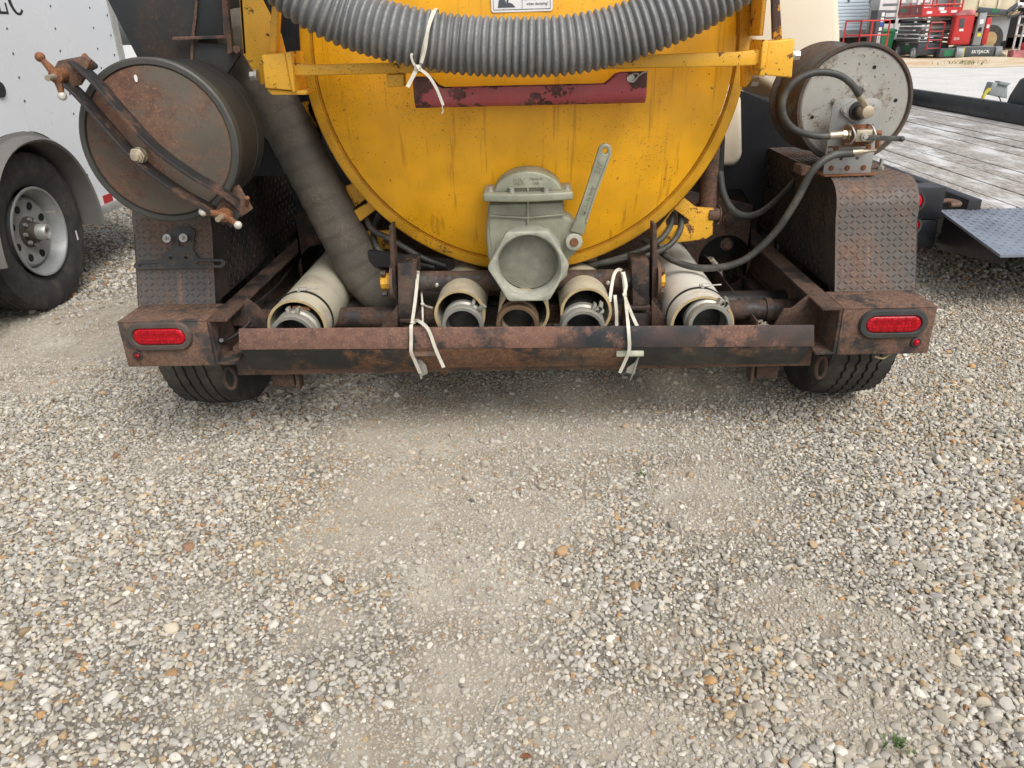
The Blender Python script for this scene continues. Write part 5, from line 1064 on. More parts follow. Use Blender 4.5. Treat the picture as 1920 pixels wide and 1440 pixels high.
# wheel arch trim
bm = BM(); arc = []
for a in np.linspace(184, -4, 44): arc.append((AY+.48*np.sign(math.cos(rad(a)))*abs(math.cos(rad(a)))**.9, AZ-.03+.51*math.sin(rad(a))))
rings = [[bm.verts.new((EX+u, AY+(y-AY)*k_, AZ-.03+(z-AZ+.03)*k_)) for u, k_ in ((-.2, .90), (.0, .90), (.07, .905), (.078, .925), (.06, .95), (.012, .965), (.004, 1.0), (-.004, 1.0))] for y, z in arc]
for i in range(len(rings)-1): bridge(bm, rings[i], rings[i+1])
bm.faces.new(rings[0][::-1]); bm.faces.new(rings[-1]); obj('wheel_arch', bm, MT['enc_trim'], E_, ang=40)
bm = BM(); box(bm, EX-.6, EX-.27, AY-.5, AY+.5, .42, .94); obj('wheel_well', bm, MT['void'], E_)
# wheel
WX = EX-.125
bm = tyre_bm(.395, .118, [-.05, -.017, .017, .05], zig=.001, seg=120, rimr=.215); bm.transform(Matrix.Translation((WX, AY, .395))); wh = obj('wheel', bm, MT['rubber'], E_, ang=30)
bm = BM(); lathe(bm, [(.108, .222), (.116, .219), (.114, .210), (.095, .203), (.088, .196), (.05, .188), (.035, .178), (.03, .172)], (WX, AY, .395), (1, 0, 0), 64); rim = obj('rim', bm, MT['rim'], wh)
bm = BM(); lathe(bm, [(.03, .176), (.05, .172), (.058, .16), (.056, .13), (.048, .095), (.052, .08), (.052, .05)], (WX, AY, .395), (1, 0, 0), 64); obj('wheel_disc', bm, MT['rim'], wh)
for k in range(8):
    a = rad(22+45*k); p = V((WX+.056, AY+.131*math.cos(a), .395+.131*math.sin(a))); bm = BM(); lathe(bm, [(-.02, .019), (.003, .019), (.0035, .0165)], p, (1, 0, .0), 18)
    lathe(bm, [(.0015, .0185), (.0016, .0005)], p, (1, 0, 0), 18); obj('hand_hole', bm, MT['void'], wh)
bm = BM(); lathe(bm, [(.05, .078), (.064, .076), (.068, .05), (.10, .046), (.104, .040)], (WX, AY, .395), (1, 0, 0), 32); hb_ = obj('hub', bm, MT['hub'], wh)
for k in range(8):
    a = rad(45*k); p = V((WX+.066, AY+.062*math.cos(a), .395+.062*math.sin(a))); bm = BM(); cyl(bm, p-V((.008, 0, 0)), p+V((.014, 0, 0)), .0105, 6); obj('lug_nut', bm, MT['rim'], wh)
bm = BM(); lathe(bm, [(.09, .040), (.145, .038), (.152, .033), (.150, .022), (.13, .0195), (.13, .0005)], (WX, AY, .395), (1, 0, 0), 32); obj('hub_cap', bm, MT['enc_alu'], wh)
bm = BM(); p = V((WX+.095, AY+.15*math.cos(rad(28)), .395+.15*math.sin(rad(28)))); cyl(bm, p-V((.03, 0, 0)), p+V((.03, .01, .0)), .005, 8); obj('valve_stem', bm, MT['zinc'], wh)
bm = BM(); p = e(146, 440); box(bm, WX+.118, WX+.1195, p.y-.006, p.y+.006, p.z-.028, p.z+.022); obj('tyre_tag', bm, MT['mwhite'], wh)
bm = tyre_bm(.395, .118, [-.05, -.017, .017, .05], zig=.001, seg=60, rimr=.215); bm.transform(Matrix.Translation((WX, AY-.86, .395))); obj('wheel', bm, MT['rubber'], E_, ang=30)
bm = BM(); box(bm, EX-2.0, EX-.2, -.2, y_end, .36, zb_-.05); obj('chassis', bm, MT['black'], E_)
bm = BM(); cyl(bm, (WX-.1, AY, .395), (WX-1.9, AY, .395), .04, 12); obj('axle', bm, MT['black'], E_)

# ================================================================== plank deck trailer on the right
FZ_ = .40; FY0 = 1.66; FXL, FXR = 2.25, 4.30
F = thing('deck_trailer', ((FXL+FXR)/2, 4.5, 0), 'low black trailer with weathered grey plank deck and steel tail on the right', 'trailer')
npl = 11; pw = (FXR-FXL)/npl
for k in range(npl):
    bm = BM(); x0 = FXL+k*pw; dz = random.uniform(-.004, .004); g_ = random.uniform(.010, .016)
    box(bm, x0+g_/2, x0+pw-g_/2, FY0+random.uniform(-.006, .004), 7.4, FZ_-.04+dz, FZ_+dz); obj('deck_plank', bm, MT['wood'], F, bev=.004)
bm = BM(); box(bm, FXL, FXR, FY0, 7.4, FZ_-.16, FZ_-.05); obj('deck_frame', bm, MT['black_gloss'], F)
for x0, x1, z1 in ((FXL-.07, FXL-.004, .045), (FXR+.004, FXR+.06, .16)):
    bm = BM(); box(bm, x0, x1, FY0-.02, 7.5, FZ_-.17, FZ_+z1); obj('side_rail', bm, MT['black_gloss'], F, bev=.004)
bm = BM(); box(bm, FXL-.1, FXR+.1, 7.405, 7.5, FZ_-.17, FZ_+.15); obj('front_rail', bm, MT['black_gloss'], F, bev=.004)
# sheet fender beside the far rail
bm = BM(); pr = []
fo = P2([(1868, 196), (1880, 175), (1896, 150), (1912, 139), (1960, 132), (2200, 128)], 4.9)
prism(bm, [(FXR+.065, 2.9, FZ_), (FXR+.065, 2.95, .62), (FXR+.065, 3.1, .77), (FXR+.065, 3.25, .80), (FXR+.065, 5.02, .80), (FXR+.065, 5.16, .76), (FXR+.065, 5.26, .62), (FXR+.065, 5.32, FZ_)], (.28, 0, 0)); obj('fender', bm, MT['black_gloss'], F, bev=.02, seg=3)
for k, (py, rr2) in enumerate(((375, .058), (424, .05))): pass
# rear corner: lamp box with two round lamps
a = L(1722, 352, Y=FY0-.05); b = L(1756, 445, Y=FY0-.05)
bm = BM(); box(bm, a.x-.16, b.x+.0, FY0-.05, FY0+.08, a.z-.155, a.z); lbx = obj('lamp_box', bm, MT['black_gloss'], F, bev=.004)
bm = BM(); box(bm, a.x-.16, b.x, FY0-.04, FY0+.08, a.z-.30, a.z-.16); obj('lamp_box', bm, MT['black_gloss'], F, bev=.004)
for px, py, r_ in ((1712, 378, .045), (1710, 424, .038)):
    p = L(px, py, Y=FY0-.05); p.y = FY0-.04 if py > 400 else FY0-.05
    bm = BM(); lathe(bm, [(0, r_+.014), (.008, r_+.012), (.008, r_)], p, (0, -1, 0), 28); lm = obj('tail_lamp', bm, MT['grommet'], F)
    bm = BM(); lathe(bm, [(.002, r_), (.008, r_*.8), (.011, .001)], p, (0, -1, 0), 24); obj('lens', bm, MT['lens'], lm)
# chain hook plate and tail ramp of tread plate
p = L(1772, 382, Z=FZ_+.02); bm = BM(); tube(bm, spline([p+V((-.05, 0, 0)), p+V((0, .01, .012)), p+V((.05, .0, .008)), p+V((.06, -.02, .0)), p+V((.01, -.03, .0))], 5), .012, 8); obj('chain_hook', bm, MT['rust'], F)
t0, t1 = L(1752, 392, Z=FZ_-.01), L(1876, 478, Z=.30); RX = FXR-.05
bm = BM(); prism(bm, [(t0.x, FY0-.005, FZ_-.004), (RX, FY0-.005, FZ_-.004), (RX, t1.y, t1.z), (t1.x, t1.y, t1.z)], (0, 0, -.012)); rampo = obj('tail_ramp', bm, MT['plate'], F)
bm = BM(); un = V((0, t1.y-FY0, t1.z-FZ_)).normalized(); nn_ = V((0, -un.z, un.y)); nn_ = nn_ if nn_.z > 0 else -nn_
for j in range(int((FY0-t1.y)/.026)):
    for i in range(32):
        x = FXL-.2+i*.026; p = V((x, FY0-.012, FZ_-.004))+un*(.013+j*.0262)
        lim = t0.x+(t1.x-t0.x)*(FY0-p.y)/(FY0-t1.y)+.012
        if x < lim or x > 2.75: continue
        an = rad(40 if (i+j) % 2 else -40); u = V((1, 0, 0))*math.cos(an)+un*math.sin(an); v = nn_.cross(u); o_ = p+nn_*.0004
        vs = [bm.verts.new(o_+u*a+v*b+nn_*h) for a, b, h in ((-.011, 0, 0), (0, -.0036, 0), (.011, 0, 0), (0, .0036, 0), (-.004, 0, .0045), (.004, 0, .0045))]
        for q in ((0, 1, 4), (1, 5, 4), (1, 2, 5), (2, 3, 5), (3, 4, 5), (3, 0, 4)): bm.faces.new([vs[k] for k in q])
tag(obj('tread_lugs', bm, MT['plate'], rampo), kind='stuff')
bm = BM(); prism(bm, [(t0.x+.03, FY0-.006, FZ_-.03), (t1.x+.03, t1.y+.02, t1.z-.02), (t1.x+.03, t1.y+.02, t1.z-.05), (t0.x+.03, FY0-.006, .2)], (.01, 0, 0)); obj('ramp_side', bm, MT['black_gloss'], F)
for k in range(2):
    bm = tyre_bm(.34, .1, [-.03, .03], seg=60, rimr=.19); bm.transform(Matrix.Translation((FXR+.22, 3.75+.85*k, .34))); obj('wheel', bm, MT['rubber'], F, ang=30)
    bm = tyre_bm(.34, .1, [-.03, .03], seg=60, rimr=.19); bm.transform(Matrix.Translation((FXL+.25, 3.75+.85*k-.0, .17+.0))); bm.free()
bm = BM(); tube(bm, spline([L(1716, 192, Y=6.9), L(1726, 186, Y=6.9), L(1740, 188, Y=6.9), L(1748, 194, Y=6.9)], 5), .035, 8); obj('strap_winch', bm, MT['hub'], F)

# grey junction box on a yellow cable standing just beyond the deck trailer
JY = 6.5; J = thing('junction_box', L(1872, 175, Y=JY)-V((0, 0, .6)), 'grey electrical box with a yellow cable beyond the plank trailer', 'electrical box')
bm = BM(); f = P2([(1862, 154), (1890, 157), (1889, 185), (1853, 177)], JY); prism(bm, f, (0, .12, 0)); obj('box_shell', bm, MT['steel_grey'], J, bev=.01)
bm = BM(); f = P2([(1876, 152), (1896, 156), (1890, 162), (1872, 158)], JY-.02); prism(bm, f, (0, .1, 0)); obj('box_lid', bm, MT['steel_grey'], J, bev=.006)
bm = BM(); tube(bm, spline([L(1856, 166, Y=JY), L(1846, 177, Y=JY), L(1840, 194, Y=JY), L(1838, 215, Y=JY), L(1837, 300, Y=JY)], 8), .018, 10); obj('yellow_cable', bm, MT['cable_y'], J)
bm = BM(); tube(bm, spline([L(1872, 180, Y=JY), L(1876, 190, Y=JY), L(1866, 194, Y=JY), L(1870, 200, Y=JY), L(1864, 210, Y=JY)], 6), .006, 6); obj('loose_wire', bm, MT['black'], J)

# ================================================================== background machines, about 25 to 32 m away
def rt(bm, pts, r=.022, seg=6): 
    for i in range(len(pts)-1): cyl(bm, pts[i], pts[i+1], r, seg)
def local(o, yaw): return Matrix.Translation(V(o)) @ Matrix.Rotation(yaw, 4, 'Z')
def railing(name, M, pts, zs, r, mat, par):
    """posts and rails, each a bar of its own"""
    for i in range(len(pts)-1):
        for z in zs[1:]:
            bm = BM(); cyl(bm, M @ V((*pts[i], z)), M @ V((*pts[i+1], z)), r, 6); obj('rail', bm, mat, par)
    for p in pts:
        bm = BM(); cyl(bm, M @ V((*p, zs[0])), M @ V((*p, zs[-1])), r*1.1, 6); obj('post', bm, mat, par)
def wheel_at(M, x, y, r, w_, par, hubm, tyrem='mgrey_l'):
    bm = BM(); lathe(bm, [(-w_/2, r*.55), (-w_/2, r*.95), (-w_/2+.02, r), (w_/2-.02, r), (w_/2, r*.95), (w_/2, r*.6)], (0, 0, 0), (1, 0, 0), 28); bm.transform(M @ Matrix.Translation((x, y, r))); wh = obj('wheel', bm, MT[tyrem], par)
    bm = BM(); lathe(bm, [(-w_/2+.01, .001), (-w_/2+.01, r*.58), (w_/2-.01, r*.58), (w_/2-.01, .001)], (0, 0, 0), (1, 0, 0), 20); bm.transform(M @ Matrix.Translation((x, y, r))); obj('wheel_hub', bm, MT[hubm], wh)
    return wh
def gplace(px, py, Y): p = L(px, py, Y=Y); return V((p.x, p.y, 0))

# --- scissor lift (its corner points at the camera: end with ladder right, long side left)
o = L(1714, 111, Z=0); M = local(o, rad(-6))
SL = thing('scissor_lift', o, 'folded scissor lift with red platform rails and a red ladder behind the plank trailer', 'scissor lift')
wd, ln = 1.2, 2.35
bm = BM(); box(bm, .08, wd-.08, .05, ln-.05, .12, .52, M); obj('base', bm, MT['mgrey'], SL, bev=.02)
for x, y in ((.0, .32), (wd, .32), (0, ln-.35), (wd, ln-.35)): wheel_at(M, x+(.06 if x == 0 else -.06), y, .19, .14, SL, 'mwhite')
for k in range(6):      # stacked arms: the long side reads as a pile of dark plates
    z = .56+k*.135; ins = .02+.02*k
    bm = BM(); box(bm, -.02+ins*.5, .05+ins*.5, ins, ln-ins, z, z+.10, M); obj('scissor_arm', bm, MT['mgrey'], SL, bev=.015)
    bm = BM(); box(bm, wd-.07-ins*.5, wd-.0-ins*.5, ins, ln-ins, z, z+.10, M); obj('scissor_arm', bm, MT['mgrey'], SL, bev=.015)
    bm = BM(); box(bm, .12, wd-.12, .05+ins, .16+ins, z+.02, z+.09, M); obj('cross_tube', bm, MT['mgrey_l'] if k % 2 else MT['mgrey'], SL, bev=.01)
bm = BM(); box(bm, -.06, wd+.06, -.12, ln+.05, 1.38, 1.46, M); pf = obj('platform', bm, MT['mred'], SL, bev=.01)
bm = BM(); box(bm, -.065, -.045, -.1, ln, 1.46, 1.74, M); obj('toe_board', bm, MT['mred_dark'], SL)
bm = BM(); box(bm, -.04, wd+.04, -.125, -.105, 1.462, 1.66, M); obj('toe_board', bm, MT['mred'], SL)
railing('rail', M, [(-.05, ln), (-.05, ln/2), (-.05, -.1), (.25, -.1), (wd-.25, -.1), (wd+.05, -.1), (wd+.05, ln/2), (wd+.05, ln), (-.05, ln)], [1.46, 1.75, 2.05, 2.55], .028, MT['mred'], SL)
for x in (.3, .75):
    bm = BM(); rt(bm, [M @ V((x, -.16, .3)), M @ V((x, -.2, 1.2))], .02); obj('ladder_stile', bm, MT['mred'], SL)
for z in (.35, .62, .9, 1.18): bm = BM(); rt(bm, [M @ V((.3, -.18, z)), M @ V((.75, -.18, z))], .018); obj('ladder_rung', bm, MT['mred'], SL)
for q in ((-.07, .1, .5, 1.52, 1.62, 'mgreen', 'label_plate'), (-.07, .1, .75, 1.52, 1.62, 'mgreen', 'label_plate')): pass
bm = BM(); box(bm, -.070, -.066, 1.5, 2.1, 1.56, 1.68, M); obj('label_plate', bm, MT['mgreen'], SL)
bm = BM(); box(bm, .074, .078, .9, 1.6, .25, .45, M); obj('label_plate', bm, MT['mgreen'], SL)
bm = BM(); box(bm, -.085, -.08, 1.0, 1.7, 1.85, 2.35, M); obj('notice_board', bm, MT['mwhite'], SL)
for x0, x1, z0, z1 in ((.1, .28, 1.47, 1.55), (.55, .75, 1.48, 1.56), (.9, 1.1, 1.48, 1.56), (.48, .66, 1.57, 1.66)):
    bm = BM(); box(bm, x0, x1, -.130, -.126, z0, z1, M); obj('sticker', bm, MT['mwhite'], SL)
text('maker_name', 'skyjack', .16, M @ basis((.073-.09, 1.25, .80), (0, -1, 0), (0, 0, 1)), .003, MT['mwhite'], SL)
text('maker_name', 'skyjack', .13, M @ basis((.075, 1.25, .49), (0, -1, 0), (0, 0, 1)), .003, MT['mwhite'], SL)
text('model_number', 'SJ', .17, M @ basis((-.068, .35, 1.60), (0, -1, 0), (0, 0, 1)), .003, MT['mwhite'], SL)

# --- articulated boom lift with its basket on the right
o = L(1794, 111, Z=0); M = local(o, rad(-14)) @ Matrix.Scale(.74, 4)
B = thing('boom_lift', o, 'red and grey boom lift with pale tyres and a white railed basket', 'boom lift')
bm = BM(); box(bm, .0, 1.55, .05, 1.5, .10, .5, M); bs = obj('chassis', bm, MT['mgrey'], B, bev=.04)
bm = BM(); box(bm, -.75, 0, .2, 1.5, .08, .48, M); obj('chassis_end', bm, MT['mgrey'], B, bev=.03)
bm = BM(); box(bm, -.55, -.15, .190, .196, .15, .40, M); obj('label_plate', bm, MT['mgreen'], B)
bm = BM(); box(bm, .02, 1.5, .06, 1.4, .5, .53, M); obj('top_plate', bm, MT['mgrey_l'], B)
for x, y in ((.08, .2), (1.72, .25), (.08, 1.6), (1.72, 1.6)): wheel_at(M, x, y, .26, .3 if x < 1 else .28, B, 'mwhite' if x < 1 else 'mgrey_l')
text('maker_name', 'SKYJACK', .19, M @ basis((.95, .045, .3), (1, 0, 0), (0, 0, 1)), .004, MT['mwhite'], B, bold=.004)
bm = BM(); box(bm, .22, .27, .04, .048, .02, .5, M); obj('yellow_strap', bm, MT['sticker_y'], B)
bm = BM(); prism(bm, [M @ V(q) for q in ((-.36, .3, .6), (.50, .3, .6), (.50, .3, 1.75), (.48, .3, 2.0), (.3, .3, 2.1), (-.2, .3, 2.05), (-.32, .3, 1.9))], M.to_3x3() @ V((0, .7, 0))); obj('cowl', bm, MT['mred'], B, bev=.06, seg=4)
bm = BM(); prism(bm, [M @ V(q) for q in ((-.3, .27, 1.95), (-.1, .27, 2.07), (.3, .27, 2.12), (.46, .27, 2.04), (.505, .27, 1.86), (-.33, .27, 1.86))], M.to_3x3() @ V((0, .75, 0))); obj('cowl_top', bm, MT['mred_pink'], B, bev=.03)
bm = BM(); box(bm, -.12, .08, .285, .298, 1.35, 1.75, M); obj('grille', bm, MT['mgrey'], B)
bm = BM(); box(bm, -.08, .1, .285, .298, 1.2, 1.3, M); obj('sticker', bm, MT['mwhite'], B)
text('model_number', 'SJ30', .14, M @ basis((-.12, .293, .88), (1, 0, 0), (0, 0, 1)), .004, MT['mwhite'], B)
bm = BM(); prism(bm, [M @ V(q) for q in ((.58, .2, .58), (.92, .2, .58), (.95, .2, 1.95), (.64, .2, 1.95))], M.to_3x3() @ V((0, .35, 0))); obj('mast_link', bm, MT['mgrey_l'], B, bev=.02)
bm = BM(); p = M @ V((.77, .195, 1.25)); cyl(bm, p, p+V((0, -.01, 0)), .07, 16); obj('link_hole', bm, MT['void'], B)
bm = BM(); box(bm, .70, .86, .190, .197, .95, 1.10, M); obj('sticker', bm, MT['sticker_y'], B)
bm = BM(); box(bm, .70, .86, .190, .197, 1.48, 1.68, M); obj('sticker', bm, MT['mwhite'], B)
bm = BM(); prism(bm, [M @ V(q) for q in ((.97, .3, .6), (1.2, .3, .6), (1.22, .3, 1.75), (1.0, .3, 1.75))], M.to_3x3() @ V((0, .8, 0))); obj('cowl', bm, MT['mred'], B, bev=.03)
bm = BM(); box(bm, 1.05, 1.16, .285, .297, 1.3, 1.45, M); obj('sticker', bm, MT['mwhite'], B)
bm = BM(); prism(bm, [M @ V(q) for q in ((.55, .35, 1.98), (.6, .35, 2.2), (1.85, .35, 2.05), (1.85, .35, 1.82), (1.0, .35, 1.85))], M.to_3x3() @ V((0, .25, 0))); obj('boom', bm, MT['mgrey'], B, bev=.02)
bm = BM(); box(bm, 1.15, 1.4, .335, .345, 1.95, 2.1, M); obj('label_plate', bm, MT['mgreen'], B)
for k, (a, b, r_) in enumerate((((1.8, .4, 1.95), (2.15, .4, 2.25), .07), ((2.15, .4, 2.25), (2.55, .4, 2.2), .08), ((2.55, .4, 2.2), (2.68, .4, 1.7), .07), ((1.8, .3, 1.75), (2.3, .3, 2.2), .03), ((1.9, .5, 1.7), (2.5, .5, 1.9), .04))):
    bm = BM(); cyl(bm, M @ V(a), M @ V(b), r_, 10); obj('jib_arm', bm, MT['mgrey'] if k in (0, 3, 4) else MT['mwhite'], B)
bx0, bx1, by0, by1 = 2.15, 3.55, -.6, .25
bm = BM(); box(bm, bx0, bx1, by0, by1, .06, .10, M); obj('basket_floor', bm, MT['mred_pink'], B)
for q in ((bx0, bx1, by0, by0+.02), (bx0, bx1, by1-.02, by1), (bx0, bx0+.02, by0+.021, by1-.021), (bx1-.02, bx1, by0+.021, by1-.021)):
    bm = BM(); box(bm, *q, .101, .34, M); obj('toe_board', bm, MT['mred_pink'], B)
railing('rail', M, [(bx0+.18, by0), (bx0+.75, by0), (bx1, by0), (bx1, by1), (bx0+.75, by1), (bx0+.18, by1), (bx0+.18, by0)], [.34, .95, 1.4, 1.75], .032, MT['mwhite'], B)
bm = BM(); box(bm, 2.5, 2.85, -.45, -.3, .95, 1.25, M); obj('control_box', bm, MT['mgrey'], B, bev=.03)
bm = BM(); box(bm, 2.52, 2.68, -.25, -.1, .35, .66, M); obj('tool_box', bm, MT['mred'], B, bev=.03)

# --- mast lift with red guard rails, left
o = L(1628, 100, Y=27); o.z = 0; M = local(o, rad(18))
ML = thing('mast_lift', o, 'small lift with a dark mast and thin red rails behind the hose reel', 'lift')
bm = BM(); box(bm, -.75, .55, -.3, .6, .18, .42, M); obj('base', bm, MT['mred'], ML, bev=.03)
bm = BM(); prism(bm, [M @ V(q) for q in ((.06, -.1, .42), (.40, -.1, .42), (.40, -.1, 1.62), (.06, -.1, 1.62))], M.to_3x3() @ V((0, .35, 0))); obj('mast', bm, MT['mgrey'], ML, bev=.015)
for z0, z1, x0, mt in ((1.42, 1.54, .22, 'mwhite'), (1.25, 1.38, .21, 'mwhite'), (1.12, 1.23, .21, 'sticker_b'), (.98, 1.09, .19, 'mwhite')):
    bm = BM(); box(bm, x0, x0+.12, -.108, -.103, z0, z1, M); obj('sticker', bm, MT[mt], ML)
bm = BM(); box(bm, .18, .30, -.108, -.103, .55, .92, M); nm = obj('name_plate', bm, MT['mwhite'], ML)
text('maker_name', 'SKYJACK', .085, M @ basis((.24, -.110, .735), (0, 0, 1), (-1, 0, 0)), .002, MT['mgrey'], ML, bold=.002)
railing('rail', M, [(-.7, -.28), (-.25, -.28), (.45, -.28), (.45, .5), (-.7, .5), (-.7, -.28)], [.42, .85, 1.3], .026, MT['mred'], ML)
for x in (-.5, .4): wheel_at(M, x, -.2, .13, .08, ML, 'mgrey')

# --- green wheeled bin
o = L(1651, 100, Y=29.5); o.z = 0; G_ = thing('wheelie_bin', o, 'green plastic bin behind the small mast lift', 'bin')
bm = BM(); lathe(bm, [(.05, .36), (.9, .46)], o, (0, 0, 1), 4, True, True, uv=(V((0, 0, 1)), V((.77, .64, 0)), V((-.64, .77, 0)))); obj('bin_body', bm, MT['mgreen'], G_, bev=.03)
bm = BM(); lathe(bm, [(.905, .5), (.98, .5), (1.02, .4)], o, (0, 0, 1), 4, True, True, uv=(V((0, 0, 1)), V((.77, .64, 0)), V((-.64, .77, 0)))); obj('bin_lid', bm, MT['mgreen'], G_, bev=.02)
for sx_ in (-.3, .3): bm = BM(); cyl(bm, o+V((sx_-.03, .3, .1)), o+V((sx_+.03, .3, .1)), .1, 14); obj('bin_wheel', bm, MT['mgrey'], G_)

# --- pale blue ribbed trailer on the far left of the gap
a, b = L(1540, 75, Y=33), L(1642, 75, Y=33)
R1 = thing('ribbed_trailer', (a.x+.8, 34.5, 0), 'long trailer with pale blue ribbed side behind the mast lift', 'trailer')
nr = 24
for k in range(nr):
    z0 = .95+k*.13; bm = BM(); prism(bm, [(a.x-3, 33+.035, z0), (a.x-3, 33, z0+.03), (a.x-3, 33, z0+.10), (a.x-3, 33.035, z0+.128), (a.x-3, 33.06, z0+.128), (a.x-3, 33.06, z0)], (b.x-a.x+3, 0, 0)); obj('side_rib', bm, MT['blue_white'], R1)
bm = BM(); box(bm, a.x-3, b.x-.02, 33.07, 35.5, .9, 4.05); obj('body', bm, MT['blue_white'], R1)
bm = BM(); box(bm, a.x-3, b.x, 33.0, 33.06, .7, .945); obj('bottom_rail', bm, MT['mgrey_l'], R1)
for x in (a.x+.45, a.x+1.55): bm = BM(); cyl(bm, (x, 33.2, .48), (x, 33.5, .48), .46, 24); obj('wheel', bm, MT['rubber'], R1)
bm = BM(); box(bm, a.x-2, b.x-.1, 33.6, 35.2, .45, .88); obj('chassis', bm, MT['black'], R1)
for px in (1592, 1633): p = L(px, -2, Y=32.98); bm = BM(); box(bm, p.x-.03, p.x+.03, 32.96, 32.999, p.z-.12, p.z+.15); obj('latch', bm, MT['mgrey'], R1)

# --- white slatted stock trailer
a, b = L(1640, 60, Y=31), L(1728, 60, Y=31)
R2 = thing('stock_trailer', ((a.x+b.x)/2, 32, 0), 'white slatted livestock trailer behind the scissor lift', 'trailer')
x0, x1 = a.x+.05, b.x+.2
for k in range(9):
    z0 = .95+k*.235; bm = BM(); box(bm, x0, x1, 31.0, 31.05, z0, z0+.14 if k else z0+.4); obj('slat', bm, MT['mwhite'], R2)
for x in (x0+.02, x0+.72, x0+1.45, x1-.02): bm = BM(); box(bm, x-.05, x+.05, 30.94, 30.995, .75, 3.2); obj('post', bm, MT['mwhite'], R2)
bm = BM(); box(bm, x0, x1, 31.9, 32.0, .9, 3.2); obj('inner_wall', bm, MT['mgrey_l'], R2)
bm = BM(); box(bm, x0, x1, 31.1, 31.9, .6, .72); obj('floor', bm, MT['black'], R2)
bm = BM(); prism(bm, [(x0+.5, 30.8, .62), (x0+.62, 30.8, .85), (x0+1.55, 30.8, .85), (x0+1.7, 30.8, .62)], (0, .3, 0)); obj('fender', bm, MT['mwhite'], R2)
for x in (x0+.3, x0+1.1): bm = BM(); cyl(bm, (x, 30.9, .4), (x, 31.15, .4), .38, 20); obj('wheel', bm, MT['rubber'], R2)

# --- tanker and flatbed lorry behind
TK = thing('tank_trailer', (17.2, 33, 0), 'grey round tank on a rusty brown base behind the scissor lift', 'tank')
bm = BM(); p0, p1 = L(1715, 8, Y=32.5), L(1790, 2, Y=32.5); lathe(bm, [(0, .001), (.05, .75), (.2, .85), ((p1-p0).length, .85)], p0+V((0, .5, 0)), (p1-p0), 28); obj('tank_shell', bm, MT['mgrey_l'], TK)
bm = BM(); prism(bm, P2([(1716, 48), (1735, 22), (1752, 20), (1768, 40), (1790, 46), (1790, 60), (1716, 60)], 31.8), (0, .4, 0)); obj('tank_saddle', bm, MT['rust'], TK)
bm = BM(); box(bm, p0.x, p1.x+.8, 31.8, 33.6, .75, 1.05); obj('tank_frame', bm, MT['rust'], TK)
for px in (1778,): p = L(px, 74, Y=31.3); bm = BM(); cyl(bm, (p.x, 31.2, .52), (p.x, 31.5, .52), .52, 26); wq = obj('wheel', bm, MT['rubber'], TK); bm = BM(); cyl(bm, (p.x, 31.19, .52), (p.x, 31.22, .52), .28, 20); obj('rim', bm, MT['cream'], wq)
FB = thing('flatbed_lorry', (20, 32.5, 0), 'old lorry with rust streaked cream box and wooden bed edge behind the boom lift', 'lorry')
a, b = L(1797, 30, Y=31.5), L(1903, 30, Y=31.5)
nseg = 3
for k in range(nseg):
    xa = a.x+(b.x-a.x)*k/nseg; xb = a.x+(b.x-a.x)*(k+1)/nseg-.03; bm = BM(); box(bm, xa, xb, 31.5, 33.5, 1.55, 4.0); obj('box_panel', bm, MT['cream'], FB, bev=.01)
for k in range(nseg+1):
    xa = a.x+(b.x-a.x)*k/nseg-.015; bm = BM(); box(bm, xa-.035, xa+.035, 31.44, 31.495, 1.5, 4.0); obj('box_post', bm, MT['cream'], FB)
bm = BM(); box(bm, a.x, b.x, 31.2, 33.4, 1.36, 1.49); obj('bed_edge', bm, MT['wood_old'], FB)
bm = BM(); box(bm, a.x+1.2, b.x-.2, 31.4, 33.2, .45, 1.35); obj('side_skirt', bm, MT['mgrey_l'], FB)
for px in (1850,): p = L(px, 74, Y=31.3); bm = BM(); cyl(bm, (p.x, 31.1, .52), (p.x, 31.38, .52), .52, 26); wq = obj('wheel', bm, MT['rubber'], FB); bm = BM(); cyl(bm, (p.x, 31.09, .52), (p.x, 31.12, .52), .28, 20); obj('rim', bm, MT['wood_old'], FB)
bm = BM(); box(bm, a.x, b.x+1, 31.9, 33.2, .55, 1.3); obj('chassis', bm, MT['void'], FB)
DB = thing('dark_shed', (22.5, 36, 0), 'dark open fronted shed at the top right corner', 'shed')
a = L(1896, 40, Y=33.8); 
bm = BM(); box(bm, a.x, a.x+8, 37, 37.2, 0, 6); obj('back_wall', bm, MT['void'], DB)
bm = BM(); box(bm, a.x-.2, a.x, 33.8, 37.2, 0, 6); obj('side_wall', bm, MT['void'], DB)
bm = BM(); box(bm, a.x-.4, a.x+8, 33.6, 37.4, 6.01, 6.2); obj('roof', bm, MT['mgrey'], DB)
bm = BM(); box(bm, a.x+.1, a.x+8, 33.9, 36.9, .6, 1.15); obj('loading_dock', bm, MT['mwhite'], DB)

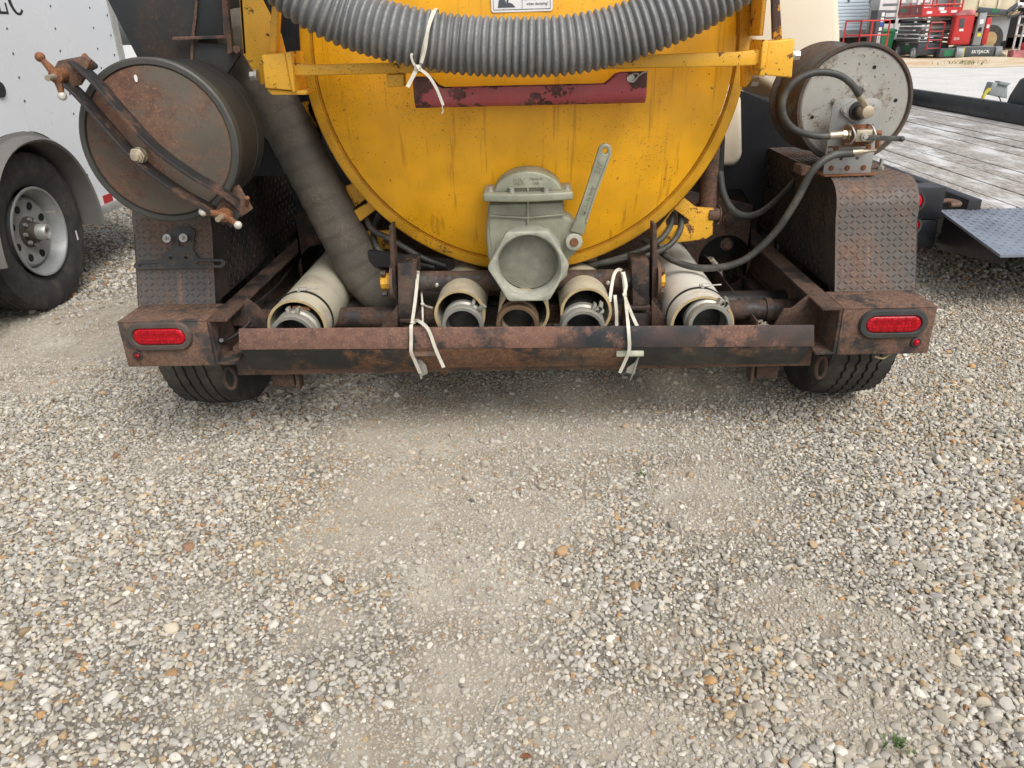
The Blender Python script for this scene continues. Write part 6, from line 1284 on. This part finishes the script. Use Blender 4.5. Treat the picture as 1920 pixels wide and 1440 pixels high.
# --- dirt strip, weeds
n = NT('orange_dirt'); q = n.noise(1.2, 7, .65); n.p(Base_Color=n.mix(n.step(q, .4, .62), (.62, .53, .40), n.mix(n.step(n.noise(.5, 4, .6, off=3), .4, .6), (.50, .30, .13), (.55, .47, .3))), Roughness=.95); n.bump(n.noise(20, 6, .7), .6, .02)
bm = BM(); xs_ = np.linspace(2, 44, 60); lo, hi = [], []
for i, x in enumerate(xs_): lo.append(bm.verts.new((x, 21.5+.6*math.sin(x*.7)+.3*math.sin(2.3*x), .006))); hi.append(bm.verts.new((x, 46, .006)))
mi = [bm.verts.new((x, 24.3+.3*math.sin(x*1.3), .05+.03*math.sin(x*2.1))) for x in xs_]
bridge(bm, lo, mi, close=False); bridge(bm, mi, hi, close=False); ds = obj('dirt_verge', bm, n.m); tag(ds, 'strip of orange tan dirt in front of the parked machines', kind='structure')
MT['weed'] = plain('weed_leaf', (.09, .15, .035), .7, 0, .4, 30)
MT['weed_dry'] = plain('dry_grass', (.26, .25, .10), .8, 0, .4, 8)
def weed(name, o, n_, h, label, mat, spread=.02, wd=.004, group=None):
    w_ = BM()
    for k in range(n_):
        a = random.uniform(0, 6.28); b = V(o)+V((random.gauss(0, spread), random.gauss(0, spread), 0)); tip = b+V((math.cos(a)*h*.7, math.sin(a)*h*.7, h*random.uniform(.4, 1)))
        s = V((-math.sin(a), math.cos(a), 0))*wd; m_ = b.lerp(tip, .5)+V((0, 0, h*.2))
        vs = [w_.verts.new(q) for q in (b-s*.6, b+s*.6, m_+s, m_-s, tip)]; w_.faces.new(vs[:4]); w_.faces.new((vs[3], vs[2], vs[4]))
    me_ = obj(name, w_, MT[mat]); return tag(me_, label, 'weed', group)
weed('weed', L(1680, 1398, Z=0), 26, .016, 'small green weed near the bottom right corner of the gravel', 'weed', .010, .0028)
weed('weed', L(1203, 892, Z=0), 12, .014, 'tiny green sprout in the gravel right of centre', 'weed', .006, .002)
for k, (px, py, lb) in enumerate(((1805, 121, 'sparse dry grass on the dirt in front of the boom lift'), (1648, 104, 'dry grass tuft beside the scissor lift wheel'), (1870, 108, 'dry grass tuft between boom lift and basket'))):
    weed('grass_tuft', L(px, py, Z=.02), 90, .16, lb, 'weed_dry', .35 if k == 0 else .2, .012)
bm = BM(); p = L(985, 1420, Z=.012); prism(bm, [p+V(q) for q in ((-.012, 0, 0), (-.004, -.005, .003), (.008, -.003, .002), (.013, .001, 0), (.005, .006, .004), (-.006, .005, .003))], (0, 0, .0012)); lf = obj('dry_leaf', bm, MT['rust_orange']); tag(lf, 'small reddish brown dry leaf on the gravel at the bottom', 'leaf')
